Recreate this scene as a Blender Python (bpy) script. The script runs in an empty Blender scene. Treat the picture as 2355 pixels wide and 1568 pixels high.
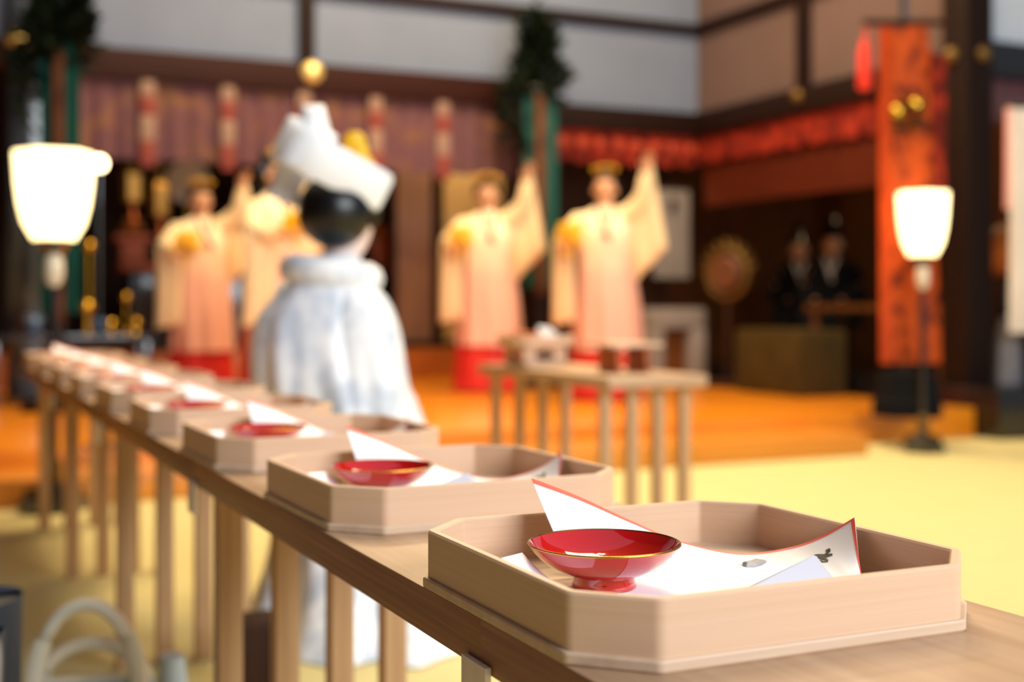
import bpy, bmesh, math, random
from mathutils import Vector, Matrix
random.seed(7)
R = math.radians
SC = bpy.context.scene
COL = SC.collection

# ------------------------------------------------------------------ camera
CAM_H, F_PX, YAW, HOR = 0.85, 2940.0, 0.4372, 700.5
CY, SY = math.cos(YAW), math.sin(YAW)
cd = bpy.data.cameras.new('camera')
cam = bpy.data.objects.new('camera', cd); COL.objects.link(cam)
cam.location = (0, 0, CAM_H)
cam.rotation_euler = (R(90), 0, -YAW)
cd.sensor_width = 36.0
cd.lens = F_PX / 2355 * 36
cd.shift_y = -(784 - HOR) / 2355
cd.clip_start = 0.05
cd.dof.use_dof = True
cd.dof.focus_distance = 1.085
cd.dof.aperture_fstop = 3.1
SC.camera = cam

def at(u, v=None, Y=None, X=None, d=None, Z=None):
    """room point seen at photo pixel (u, v) on a plane of the room"""
    a = (u - 1177.5) / F_PX
    b = 0 if v is None else (HOR - v) / F_PX
    r = Vector((SY + a * CY, CY - a * SY, b))
    if Y is not None: k = Y / r.y
    elif X is not None: k = X / r.x
    elif Z is not None: k = (Z - CAM_H) / b
    else: k = d
    return Vector((0, 0, CAM_H)) + r * k

# ------------------------------------------------------------------ world, light, exposure
SC.view_settings.view_transform = 'Standard'
SC.view_settings.look = 'None'
SC.view_settings.gamma = 1
SC.view_settings.exposure = 0.0
w = bpy.data.worlds.new('sky'); SC.world = w; w.use_nodes = True
w.node_tree.nodes['Background'].inputs[0].default_value = (0.78, 0.88, 1.0, 1)
w.node_tree.nodes['Background'].inputs[1].default_value = 0.33

def area(name, loc, target, sx, sy, power, col):
    l = bpy.data.lights.new(name, 'AREA'); l.shape = 'RECTANGLE'; l.size = sx; l.size_y = sy
    l.energy = power; l.color = col
    o = bpy.data.objects.new(name, l); COL.objects.link(o); o.location = loc
    o.rotation_euler = (Vector(target) - Vector(loc)).to_track_quat('-Z', 'Y').to_euler()
    return o
def spot(name, loc, target, power, col, angle=50, radius=0.1, blend=0.6):
    l = bpy.data.lights.new(name, 'SPOT'); l.energy = power; l.color = col
    l.spot_size = R(angle); l.spot_blend = blend; l.shadow_soft_size = radius
    o = bpy.data.objects.new(name, l); COL.objects.link(o); o.location = loc
    o.rotation_euler = (Vector(target) - Vector(loc)).to_track_quat('-Z', 'Y').to_euler()
    return o
def bulb(name, loc, power, col, radius=0.03):
    l = bpy.data.lights.new(name, 'POINT'); l.energy = power; l.color = col; l.shadow_soft_size = radius
    o = bpy.data.objects.new(name, l); COL.objects.link(o); o.location = loc
    return o
# daylight through the open front of the hall, behind and to the right of the camera
area('daylight_front', (3.2, -4.0, 3.6), (1.2, 2.5, 0.6), 5.0, 3.0, 600, (0.90, 0.95, 1.0))
# warm ceiling lighting over the stage and over the tatami
area('stage_ceiling_light', (3.6, 7.7, 5.4), (3.6, 7.9, 0), 4.0, 1.6, 380, (1.0, 0.74, 0.42))
area('hall_ceiling_light', (3.2, 4.2, 5.2), (2.8, 4.2, 0), 3.0, 2.0, 250, (1.0, 0.82, 0.52))
bulb('stage_bulb', (4.0, 7.5, 5.6), 260, (1.0, 0.78, 0.46), 0.12)
bulb('hall_pendant', (2.55, 4.5, 4.4), 75, (1.0, 0.80, 0.52), 0.11)
spot('stage_spotlight', (2.6, 4.2, 4.6), (3.9, 8.6, 1.1), 310, (1.0, 0.84, 0.62), 42, 0.12)
bulb('sanctuary_fill', (4.7, 10.7, 2.75), 42, (1.0, 0.78, 0.48), 0.06)  # added fill behind the lintel, brightens the sliding screens
bulb('side_room_fill', (8.1, 8.8, 2.5), 16, (1.0, 0.66, 0.36), 0.06)  # added unseen fill, lifts the side room out of black
for gx, gy in ((1.6, 2.6), (2.5, 3.5), (1.3, 4.2)):
    for k in range(4):
        bulb('chandelier_bulb', (gx + 0.12 * math.cos(k * 1.57), gy + 0.12 * math.sin(k * 1.57), 4.3), 7, (1.0, 0.84, 0.58), 0.045)

# ------------------------------------------------------------------ materials
def lin(c):
    if isinstance(c, str):
        c = [int(c[i:i + 2], 16) / 255 for i in (1, 3, 5)]
    return tuple(((x / 12.92) if x <= 0.04045 else ((x + 0.055) / 1.055) ** 2.4) for x in c) + (1,)
MATS = {}
def mat(name, c, rough=0.6, metal=0.0, c2=None, scale=(8, 8, 8), coat=0.0, emit=None, estr=0.0, sheen=0.0, bump=0.0, detail=6, ramp=(0.35, 0.65), trans=0.0, spec=0.5):
    m = bpy.data.materials.new(name); m.use_nodes = True
    nt = m.node_tree; b = nt.nodes['Principled BSDF']
    b.inputs['Base Color'].default_value = lin(c)
    b.inputs['Roughness'].default_value = rough
    b.inputs['Metallic'].default_value = metal
    b.inputs['Specular IOR Level'].default_value = spec
    b.inputs['Coat Weight'].default_value = coat
    b.inputs['Coat Roughness'].default_value = 0.03
    b.inputs['Sheen Weight'].default_value = sheen
    if trans: b.inputs['Transmission Weight'].default_value = trans
    if emit:
        b.inputs['Emission Color'].default_value = lin(emit)
        b.inputs['Emission Strength'].default_value = estr
    if c2 or bump:
        tc = nt.nodes.new('ShaderNodeTexCoord'); mp = nt.nodes.new('ShaderNodeMapping')
        mp.inputs['Scale'].default_value = scale
        nt.links.new(tc.outputs['Object'], mp.inputs['Vector'])
        no = nt.nodes.new('ShaderNodeTexNoise'); no.inputs['Scale'].default_value = 1.0
        no.inputs['Detail'].default_value = detail; no.inputs['Roughness'].default_value = 0.6
        nt.links.new(mp.outputs[0], no.inputs['Vector'])
        if c2:
            rp = nt.nodes.new('ShaderNodeValToRGB')
            rp.color_ramp.elements[0].position = ramp[0]; rp.color_ramp.elements[0].color = lin(c)
            rp.color_ramp.elements[1].position = ramp[1]; rp.color_ramp.elements[1].color = lin(c2)
            nt.links.new(no.outputs['Fac'], rp.inputs['Fac'])
            nt.links.new(rp.outputs['Color'], b.inputs['Base Color'])
        if bump:
            bu = nt.nodes.new('ShaderNodeBump'); bu.inputs['Strength'].default_value = bump; bu.inputs['Distance'].default_value = 0.002
            nt.links.new(no.outputs['Fac'], bu.inputs['Height']); nt.links.new(bu.outputs[0], b.inputs['Normal'])
    MATS[name] = m
    return m
M_TRAY = mat('cypress_wood', '#dcb899', 0.5, c2='#d6b08e', scale=(3, 3, 420), bump=0.03)
M_TRAYB = mat('cypress_board', '#d6b99e', 0.5, c2='#cbab8d', scale=(4, 90, 60), bump=0.05)
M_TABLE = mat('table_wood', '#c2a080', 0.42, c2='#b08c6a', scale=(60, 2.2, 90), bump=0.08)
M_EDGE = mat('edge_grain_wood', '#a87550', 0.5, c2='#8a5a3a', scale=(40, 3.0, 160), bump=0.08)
M_LEG = mat('leg_wood', '#c79f74', 0.5, c2='#b0865c', scale=(60, 60, 2.5), bump=0.05)
M_PLATE = mat('pale_plate_wood', '#faece0', 0.5, c2='#f0dccb', scale=(40, 40, 4))
M_PAPER = mat('white_paper', '#f7f7fb', 0.55)
M_PINK = mat('red_paper_border', '#f4604a', 0.5)
M_PACK = mat('folded_white_paper', '#bcbcc6', 0.55)  # white paper, shade of the front face put into the grey
M_INK = mat('black_ink', '#141418', 0.5)
M_DRIED = mat('grey_dried_food', '#aaa5a2', 0.6, c2='#948d8a', scale=(90, 90, 90))
M_RED = mat('red_lacquer', '#c01016', 0.1, coat=1.0)
M_RED.node_tree.nodes['Principled BSDF'].inputs['Coat IOR'].default_value = 1.75
M_GOLDRIM = mat('gold_rim', '#c89a4a', 0.25, metal=1.0)
M_GOLD = mat('gold', '#d9a93a', 0.28, metal=1.0)
M_DIMGOLD = mat('dim_gilt', '#6a5024', 0.5, metal=0.6)  # darker copy of the gold, dim light put into the colour
M_BRASS = mat('bright_brass', '#ecd48a', 0.35, metal=0.5)
M_LANT = mat('lantern_gilt', '#8a6428', 0.4, metal=0.7)  # darker and less metallic than the gold
M_DRUMD = mat('dark_drum_wood', '#5a321a', 0.6)
M_GOLDP = mat('gold_paper', '#f4c416', 0.45, c2='#e0a80c', scale=(20, 20, 20))
M_SILVER = mat('mirror_silver', '#cfdfe8', 0.45, metal=0.2)
M_TATAMI = mat('tatami', '#d0c48c', 0.75, c2='#c4b67c', scale=(3, 130, 10), bump=0.15)
M_STAGE = mat('stage_lacquered_wood', '#e88f1e', 0.3, c2='#d97c10', scale=(1.2, 22, 10), coat=0.25)
M_STEP = mat('step_wood', '#d98c2c', 0.35, c2='#c4781e', scale=(1.2, 22, 30), coat=0.15)
M_RISER = mat('riser_wood', '#b9651a', 0.45, c2='#a45510', scale=(1.2, 22, 30))
M_PLASTER = mat('white_plaster', '#6a758e', 0.9, c2='#646f87', scale=(1.5, 1.5, 1.5))  # white plaster with cool light put into the grey-blue
M_PLASTERW = mat('warm_lit_plaster', '#5e4a48', 0.9, c2='#574441', scale=(1.2, 1.2, 1.2))  # same plaster, warm light and dimness put into the colour
M_PLASTERB = mat('daylit_plaster', '#c4cede', 0.9, c2='#bac4d6', scale=(1.5, 1.5, 1.5))  # same plaster, bluish daylight put into the lighter colour
M_BEAM = mat('dark_beam', '#2e0f07', 0.6, c2='#220a05', scale=(2, 30, 30), spec=0.15)
M_PILLAR = mat('dark_pillar', '#200f09', 0.6, c2='#180b06', scale=(30, 30, 2), spec=0.15)
M_DARK = mat('dark_wood_wall', '#3a2216', 0.7, c2='#2a170e', scale=(14, 14, 2), spec=0.15)
M_BROWN = mat('brown_wood_wall', '#6a3c1a', 0.6, c2='#54300f', scale=(14, 14, 2), spec=0.15)
M_CEIL = mat('ceiling_boards', '#7a5a3c', 0.7, c2='#664a30', scale=(2, 30, 10))
M_BLACK = mat('black_lacquer', '#0d0c0e', 0.25, coat=0.6)
M_BLACKM = mat('black_cloth', '#0c0c10', 0.9, spec=0.15)
M_CURT = mat('mauve_brocade', '#5e3e44', 0.7, c2='#6e4c3c', scale=(3.2, 3.2, 4.2), detail=2, ramp=(0.5, 0.64), spec=0.15)
M_STRAPR = mat('red_strap', '#74261a', 0.7)
M_STRAPW = mat('cream_strap', '#86695a', 0.7)
M_VAL = mat('red_brocade', '#8c2818', 0.7, c2='#5a1610', scale=(7, 7, 7), detail=1, ramp=(0.45, 0.6), spec=0.15)
M_VALR = mat('red_rosette', '#a83818', 0.7)
M_BLIND = mat('bamboo_blind', '#561f0b', 0.65, c2='#431707', scale=(2, 2, 90), spec=0.15)
M_BANNER = mat('banner_brocade', '#a8420c', 0.6, c2='#5e1e08', scale=(11, 11, 9), detail=1, ramp=(0.50, 0.62), spec=0.15)
M_BANNERS = mat('banner_border', '#bc4616', 0.6, c2='#a0340e', scale=(20, 20, 6), spec=0.15)
M_TASSEL = mat('scarlet_tassel', '#f03418', 0.7, c2='#d02410', scale=(80, 80, 3))
M_TEAL = mat('teal_silk', '#08463e', 0.5, c2='#063832', scale=(6, 6, 3), spec=0.15)
M_BROC = mat('brown_brocade', '#5e3822', 0.6, c2='#4a2416', scale=(9, 9, 6), detail=1, ramp=(0.5, 0.62), spec=0.15)
M_LEAF = mat('sakaki_leaf', '#0c130b', 0.55, c2='#131f11', scale=(6, 6, 6), spec=0.15)
M_SHADE = mat('lamp_paper', '#fff4d8', 0.6, emit='#ffe2a0', estr=4.0)
M_BULB = mat('lit_bulb', '#fff4d8', 0.4, emit='#ffe6b0', estr=9.0)
M_IVORY = mat('ivory_collar', '#cfc6b4', 0.25, coat=0.4)
M_SKIN = mat('skin', '#cf9c78', 0.5)
M_SKINP = mat('powdered_skin', '#ecd0c6', 0.5)
M_HAIR = mat('black_hair', '#08080b', 0.32)
M_HAT = mat('white_silk', '#f4f6fa', 0.5, sheen=0.2)
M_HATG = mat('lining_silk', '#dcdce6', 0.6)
M_KIM = mat('white_brocade_kimono', '#f2f4f8', 0.5, c2='#c6cfdf', scale=(11, 11, 7), detail=2, ramp=(0.45, 0.62), sheen=0.25)  # second tone darkened to carry the grey-blue shade of folds
M_CHIH = mat('cream_robe', '#e6cda0', 0.7, sheen=0.2)
M_CHIHP = mat('sheer_pink_robe', '#e8bcaa', 0.7, c2='#e0ae9c', scale=(5, 5, 1), sheen=0.2)
M_HAK = mat('scarlet_hakama', '#cc1c08', 0.65, c2='#a81206', scale=(26, 26, 1))
M_NAVY = mat('patterned_dark_kimono', '#232b3c', 0.7, c2='#c9c6d2', scale=(7, 7, 5), detail=2, ramp=(0.56, 0.64))
M_GREYK = mat('grey_cloth', '#7d7a80', 0.8, c2='#6a676e', scale=(5, 5, 5))
M_BAG = mat('silver_satin', '#c6d4dc', 0.4, metal=0.0, c2='#b4c4ce', scale=(4, 4, 4))
M_HANDLE = mat('champagne_handle', '#efe9d6', 0.3, metal=0.0)
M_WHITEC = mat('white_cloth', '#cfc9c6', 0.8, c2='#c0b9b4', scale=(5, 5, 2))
M_DIMW = mat('dim_white_cloth', '#857d7a', 0.85, c2='#7a726e', scale=(5, 5, 2))  # darker copy of the white cloth, dimness put into the colour
M_PINKC = mat('pink_lining', '#cf8f8f', 0.8)
M_DRUM = mat('orange_drum_wood', '#c8813a', 0.5, c2='#a8642a', scale=(9, 9, 9))
M_OLIVE = mat('olive_cloth', '#453818', 0.8, c2='#3a2e14', scale=(4, 4, 4), spec=0.15)
M_DOORB = mat('beige_screen', '#d8b474', 0.75, c2='#cda866', scale=(3, 3, 1))
M_DOORD = mat('brown_door', '#9a7258', 0.7, c2='#84604c', scale=(8, 8, 1))
M_ORANGEW = mat('orange_wood', '#b9622c', 0.5, c2='#9a4c1e', scale=(5, 5, 12))
M_BLUE = mat('blue_porcelain', '#4a6ea0', 0.25, coat=0.4)
M_DARKEYE = mat('dark_eye', '#120c0a', 0.3)
M_LIP = mat('red_lip', '#b0282c', 0.4)

M_ROBE = mat('sheer_robe', '#f0e0c0', 0.7)
nt_ = M_ROBE.node_tree; b_ = nt_.nodes['Principled BSDF']
tc_ = nt_.nodes.new('ShaderNodeTexCoord'); sp_ = nt_.nodes.new('ShaderNodeSeparateXYZ'); no_ = nt_.nodes.new('ShaderNodeTexNoise'); ad_ = nt_.nodes.new('ShaderNodeMath'); rp_ = nt_.nodes.new('ShaderNodeValToRGB')
no_.inputs['Scale'].default_value = 5.0; ad_.operation = 'MULTIPLY_ADD'; ad_.inputs[1].default_value = 0.35
nt_.links.new(tc_.outputs['Object'], sp_.inputs[0]); nt_.links.new(tc_.outputs['Object'], no_.inputs['Vector'])
nt_.links.new(no_.outputs['Fac'], ad_.inputs[0]); nt_.links.new(sp_.outputs['Z'], ad_.inputs[2])
mr_ = nt_.nodes.new('ShaderNodeMapRange'); mr_.inputs['From Min'].default_value = 1.12; mr_.inputs['From Max'].default_value = 1.46
nt_.links.new(ad_.outputs[0], mr_.inputs['Value']); nt_.links.new(mr_.outputs[0], rp_.inputs['Fac'])
rp_.color_ramp.elements[0].color = lin('#d9a592'); rp_.color_ramp.elements[1].color = lin('#ead6b4')
nt_.links.new(rp_.outputs['Color'], b_.inputs['Base Color'])
# ------------------------------------------------------------------ mesh helpers
def link(name, bm, m, parent=None, smooth=35, loc=None):
    me = bpy.data.meshes.new(name)
    bmesh.ops.recalc_face_normals(bm, faces=bm.faces[:])
    bm.to_mesh(me); bm.free()
    for x in (m if isinstance(m, (list, tuple)) else [m]): me.materials.append(x)
    if smooth:
        me.polygons.foreach_set('use_smooth', [True] * len(me.polygons))
        me.set_sharp_from_angle(angle=R(smooth))
    o = bpy.data.objects.new(name, me); COL.objects.link(o)
    if parent: o.parent = parent
    if loc is not None: o.location = loc
    return o
def tag(o, label, cat, group=None):
    o['label'] = label; o['category'] = cat
    if group: o['group'] = group
    return o
def thing(name, label, cat, loc=(0, 0, 0), rz=0.0, group=None):
    o = bpy.data.objects.new(name, None); COL.objects.link(o)
    o.empty_display_size = 0.1
    o.location = loc; o.rotation_euler = (0, 0, rz)
    return tag(o, label, cat, group)
def struct(name, bm, m, **k):
    o = link(name, bm, m, **k); o['kind'] = 'structure'; return o
def copy_tree(o, parent=None):
    c = o.copy(); COL.objects.link(c)
    if parent: c.parent = parent
    for ch in list(o.children): copy_tree(ch, c)
    return c

def box(bm, lo, hi, bev=0.0, mi=0):
    x0, y0, z0 = lo; x1, y1, z1 = hi
    vs = [bm.verts.new(p) for p in ((x0, y0, z0), (x1, y0, z0), (x1, y1, z0), (x0, y1, z0), (x0, y0, z1), (x1, y0, z1), (x1, y1, z1), (x0, y1, z1))]
    fs = [bm.faces.new([vs[i] for i in q]) for q in ((3, 2, 1, 0), (4, 5, 6, 7), (0, 1, 5, 4), (1, 2, 6, 5), (2, 3, 7, 6), (3, 0, 4, 7))]
    for f in fs: f.material_index = mi
    if bev:
        es = set(e for f in fs for e in f.edges)
        bmesh.ops.bevel(bm, geom=list(es), offset=bev, segments=2, affect='EDGES', profile=0.6)
    return bm
def nb(): return bmesh.new()
def bx(lo, hi, bev=0.0): return box(nb(), lo, hi, bev)
def loft(bm, rings, closed=True, cap0=True, cap1=True, mi=0):
    vr = [[bm.verts.new(p) for p in r] for r in rings]
    n = len(rings[0])
    for a, b in zip(vr, vr[1:]):
        for i in range(n if closed else n - 1):
            j = (i + 1) % n
            f = bm.faces.new((a[i], a[j], b[j], b[i])); f.material_index = mi
    if cap0 and closed: bm.faces.new(vr[0][::-1]).material_index = mi
    if cap1 and closed: bm.faces.new(vr[-1]).material_index = mi
    return vr
def lathe(bm, prof, n=48, c=(0, 0, 0), cap0=True, cap1=True, mi=0):
    rings = [[(c[0] + r * math.cos(2 * math.pi * i / n), c[1] + r * math.sin(2 * math.pi * i / n), c[2] + z) for i in range(n)] for r, z in prof]
    return loft(bm, rings, True, cap0, cap1, mi)
def frame(d):
    d = Vector(d).normalized()
    u = Vector((0, 0, 1)) if abs(d.z) < 0.9 else Vector((0, 1, 0))
    s = d.cross(u).normalized(); t = s.cross(d).normalized()
    return s, t
def tube(bm, pts, rad, n=12, mi=0, flat=None):
    pts = [Vector(p) for p in pts]; rings = []
    for i, p in enumerate(pts):
        d = pts[min(i + 1, len(pts) - 1)] - pts[max(i - 1, 0)]
        s, t = frame(d)
        r = rad[i] if isinstance(rad, (list, tuple)) else rad
        ra, rb = r if isinstance(r, (list, tuple)) else (r, r)
        rings.append([p + s * (ra * math.cos(2 * math.pi * k / n)) + t * (rb * math.sin(2 * math.pi * k / n)) for k in range(n)])
    return loft(bm, rings, mi=mi)
def ball(bm, c, r, n=20, mi=0, sq=(1, 1, 1)):
    prof = []
    m = n // 2
    rings = []
    for j in range(1, m):
        a = math.pi * j / m
        rings.append([(c[0] + sq[0] * r * math.sin(a) * math.cos(2 * math.pi * i / n), c[1] + sq[1] * r * math.sin(a) * math.sin(2 * math.pi * i / n), c[2] - sq[2] * r * math.cos(a)) for i in range(n)])
    return loft(bm, rings, mi=mi)
def pillow(bm, c00, c10, c11, c01, th, rip=0.0, nrip=4, n=18, mi=0, nrm=None):
    """a cloth panel with real thickness between four corners"""
    c00, c10, c11, c01 = map(Vector, (c00, c10, c11, c01))
    N = (c10 - c00).cross(c01 - c00).normalized() if nrm is None else Vector(nrm).normalized()
    A, B = [], []
    for j in range(n + 1):
        v = j / n; ra, rb = [], []
        for i in range(n + 1):
            u = i / n
            p = c00.lerp(c10, u).lerp(c01.lerp(c11, u), v)
            e = max(0.0, math.sin(math.pi * u) * math.sin(math.pi * v)) ** 0.4
            off = rip * math.sin(nrip * 2 * math.pi * u + 1.1 * v) * (0.3 + 0.7 * v)
            ra.append(bm.verts.new(p + N * (off + th * (0.12 + 0.88 * e) / 2)))
            rb.append(bm.verts.new(p + N * (off - th * (0.12 + 0.88 * e) / 2)))
        A.append(ra); B.append(rb)
    for j in range(n):
        for i in range(n):
            bm.faces.new((A[j][i], A[j][i + 1], A[j + 1][i + 1], A[j + 1][i])).material_index = mi
            bm.faces.new((B[j][i], B[j + 1][i], B[j + 1][i + 1], B[j][i + 1])).material_index = mi
    for i in range(n):
        for X_, Y_ in ((A[0], B[0]), (A[n], B[n])):
            bm.faces.new((X_[i], X_[i + 1], Y_[i + 1], Y_[i])).material_index = mi
        bm.faces.new((A[i][0], A[i + 1][0], B[i + 1][0], B[i][0])).material_index = mi
        bm.faces.new((A[i][n], A[i + 1][n], B[i + 1][n], B[i][n])).material_index = mi
    return bm
def robe(bm, spec, n=72, folds=0, amp=0.0, cap0=True, cap1=True, mi=0, ph=0.0):
    rings = []
    L = len(spec)
    # smooth the profile with Catmull-Rom
    S = []
    for i in range(L - 1):
        p = [spec[max(0, min(L - 1, i + k))] for k in (-1, 0, 1, 2)]
        for s in range(5):
            t = s / 5
            S.append(tuple(0.5 * (2 * p[1][k] + (p[2][k] - p[0][k]) * t + (2 * p[0][k] - 5 * p[1][k] + 4 * p[2][k] - p[3][k]) * t * t + (3 * p[1][k] - p[0][k] - 3 * p[2][k] + p[3][k]) * t ** 3) for k in range(6)))
    S.append(spec[-1])
    for cx, cy, z, rx, ry, f in S:
        ring = []
        for i in range(n):
            a = 2 * math.pi * i / n
            k = 1 + amp * f * (math.sin(folds * a + ph + 2.0 * z) + 0.5 * math.sin(folds * 1.7 * a + 3 * ph))
            ring.append((cx + rx * k * math.cos(a), cy + ry * k * math.sin(a), z))
        rings.append(ring)
    return loft(bm, rings, True, cap0, cap1, mi)
def roundpoly(pts, r, n=5):
    out = []
    L = len(pts)
    for i in range(L):
        p = Vector(pts[i]); a = (Vector(pts[i - 1]) - p).normalized(); b = (Vector(pts[(i + 1) % L]) - p).normalized()
        ang = a.angle(b); t = r / math.tan(ang / 2)
        s, e = p + a * t, p + b * t
        for k in range(n):
            q = k / (n - 1)
            out.append(tuple((s * (1 - q) + p * q) * (1 - q) + (p * (1 - q) + e * q) * q))
    return out
def octo(w_, d_, ch):
    x, y = w_ / 2, d_ / 2
    return [(-x + ch, -y), (x - ch, -y), (x, -y + ch), (x, y - ch), (x - ch, y), (-x + ch, y), (-x, y - ch), (-x, -y + ch)]

# ------------------------------------------------------------------ the setting
FL = -0.04                                        # tatami level
STZ, STY, WX, WY = 0.16, 6.45, 6.6, 10.05      # stage height, stage edge, right wall, back wall
struct('floor', bx((-5, -6, -0.16), (12, 15, FL)), M_TATAMI)
struct('stage_step', bx((-4, 5.97, FL), (5.12, STY, 0.08), 0.006), M_STEP)
struct('stage', bx((-4, STY, FL), (6.44, 11.2, STZ), 0.008), M_STAGE)
struct('dark_platform', bx((6.45, 6.25, FL), (12, 15, 0.3), 0.005), M_BLACK)
struct('inner_sanctuary_step', bx((-4, 11.2, FL), (6.44, 15, 0.44), 0.01), M_RISER)
struct('ceiling', bx((-5, 2.6, 6.0), (12, 15, 6.15)), M_CEIL)  # unseen, put in so sky light enters only from behind the camera
LB, RB, TB = 2.79, 2.62, 3.40                    # top of left lintel, top of right lintel, thin beam
PX = 4.95                                        # pillar between the two bays
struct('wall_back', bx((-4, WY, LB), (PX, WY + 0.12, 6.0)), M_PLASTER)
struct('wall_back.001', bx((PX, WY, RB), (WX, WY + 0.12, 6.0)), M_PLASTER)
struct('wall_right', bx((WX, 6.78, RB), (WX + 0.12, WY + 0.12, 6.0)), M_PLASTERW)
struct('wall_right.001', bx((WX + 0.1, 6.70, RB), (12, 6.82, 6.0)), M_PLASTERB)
struct('wall_left', bx((-2.2, -6, FL), (-2.05, 15, 6.0)), M_DARK)  # unseen, extended past the camera to darken left-facing sides
struct('wall_sanctuary', bx((-4, 14.0, 0), (6.6, 14.15, 6.0)), M_DARK)
struct('wall_side_room', bx((9.2, 6.82, 0), (9.35, 14, 6.0)), M_BROWN)
struct('wall_side_room.001', bx((WX + 0.12, 11.6, 0), (9.3, 11.75, 6.0)), M_BROWN)
struct('wall_corner_back', bx((PX + 0.1, 10.9, 0.16), (WX + 0.2, 11.0, 2.9)), M_DARK)
struct('trim_1', bx((-4, WY - 0.08, 2.56), (PX, WY + 0.14, LB), 0.01), M_BEAM)
struct('trim_2', bx((PX, WY - 0.08, 2.41), (WX, WY + 0.14, RB), 0.01), M_PILLAR)
struct('trim_3', bx((WX - 0.08, 6.78, 2.41), (WX + 0.14, WY, RB), 0.01), M_PILLAR)
struct('trim_4', bx((-4, WY - 0.06, TB - 0.045), (WX, WY + 0.1, TB + 0.045), 0.006), M_PILLAR)
struct('trim_5', bx((WX - 0.06, 6.78, TB - 0.045), (WX + 0.1, WY, TB + 0.045), 0.006), M_PILLAR)
struct('trim_6', bx((WX + 0.1, 6.60, 2.44), (12, 6.84, RB + 0.06), 0.01), M_BLACK)
sx_ = at(703, Y=WY).x
struct('trim_7', bx((sx_ - 0.065, WY - 0.06, LB), (sx_ + 0.065, WY + 0.1, 6.0), 0.006), M_PILLAR)
ry_ = at(1852, X=WX).y
struct('trim_8', bx((WX - 0.06, ry_ - 0.09, RB), (WX + 0.1, ry_ + 0.06, 6.0), 0.006), M_PILLAR)
struct('pillar', bx((WX - 0.10, 6.58, FL), (WX + 0.14, 6.82, 6.0), 0.015), M_PILLAR)
struct('pillar.001', bx((PX - 0.10, WY - 0.1, STZ), (PX + 0.10, WY + 0.12, 3.36), 0.015), M_PILLAR)
lx_ = at(58, Y=WY).x
struct('pillar.002', bx((lx_ - 0.13, WY - 0.12, STZ), (lx_ + 0.13, WY + 0.12, 6.0), 0.015), M_BLACK)
# sliding screens inside the sanctuary
def door(n, u0, u1, m, z0, z1, Y):
    a, b = at(u0, Y=Y).x, at(u1, Y=Y).x
    o = struct('door_%d' % n, bx((a, Y, z0), (b, Y + 0.05, z1), 0.004), m)
    bm = nb()
    for xx in (a, b - 0.05): box(bm, (xx, Y - 0.02, z0), (xx + 0.05, Y + 0.06, z1), 0.003)
    for zz in (z0, z1 - 0.06): box(bm, (a + 0.051, Y - 0.02, zz), (b - 0.051, Y + 0.06, zz + 0.06), 0.003)
    link('door_frame', bm, M_DARK, o)
door(1, 900, 1004, M_DOORD, 0.44, 2.62, 11.5)
door(2, 1008, 1202, M_DOORB, 0.44, 2.62, 11.44)

# ------------------------------------------------------------------ tables
XL, XR, ZT, TH = 0.405, 0.800, 0.602, 0.040
LEGX = (0.467, 0.562, 0.657, 0.752)
def long_table(y0, y1, label, far_row=False):
    t = thing('ceremony_table', label, 'table', (XL, y0, 0), 0, 'plain wooden tables joined in one long row')
    W = XR - XL; L = y1 - y0
    bm = bx((0, 0.0001, ZT - TH), (W, L - 0.0001, ZT), 0.0008)
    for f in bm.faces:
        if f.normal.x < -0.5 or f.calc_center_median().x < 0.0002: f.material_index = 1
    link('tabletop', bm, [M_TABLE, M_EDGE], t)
    rows = [0.035] + ([L - 0.09] if far_row else [])
    for ry in rows:
        for lx in LEGX:
            x = lx - XL
            link('leg', bx((x - 0.020, ry - 0.020, FL), (x + 0.020, ry + 0.020, ZT - TH), 0.002), M_LEG, t)
    bm = bx((-0.006, -0.022, ZT - 0.085), (-0.0005, 0.026, ZT - 0.033), 0.001)
    link('joint_plate', bm, M_PLATE, t)['label'] = 'pale thin wooden joint plate'
    return t
J = [-0.215 + 1.14 * k for k in range(6)]
ords = ['nearest', 'second', 'third', 'fourth', 'fifth and farthest']
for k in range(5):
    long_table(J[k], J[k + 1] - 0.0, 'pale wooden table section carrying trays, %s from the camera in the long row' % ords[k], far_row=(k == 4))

def short_table():
    a = at(1400, 870, Z=ZT)
    t = thing('offering_table', 'short pale wooden eight-legged table standing apart before the stage', 'table', (2.14, 3.8, 0))
    W, L = 0.40, 1.12
    link('tabletop', bx((0, 0, ZT - TH), (W, L, ZT), 0.003), M_TABLE, t)
    for ry in (0.1, L - 0.1):
        for i in range(4):
            x = 0.03 + 0.1075 * i + 0.01
            link('leg', bx((x - 0.019, ry - 0.019, FL + 0.03), (x + 0.019, ry + 0.019, ZT - TH), 0.002), M_LEG, t)
        link('foot_bar', bx((0.0, ry - 0.03, FL), (W, ry + 0.03, FL + 0.03), 0.003), M_LEG, t)
    return t
short_table()

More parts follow.
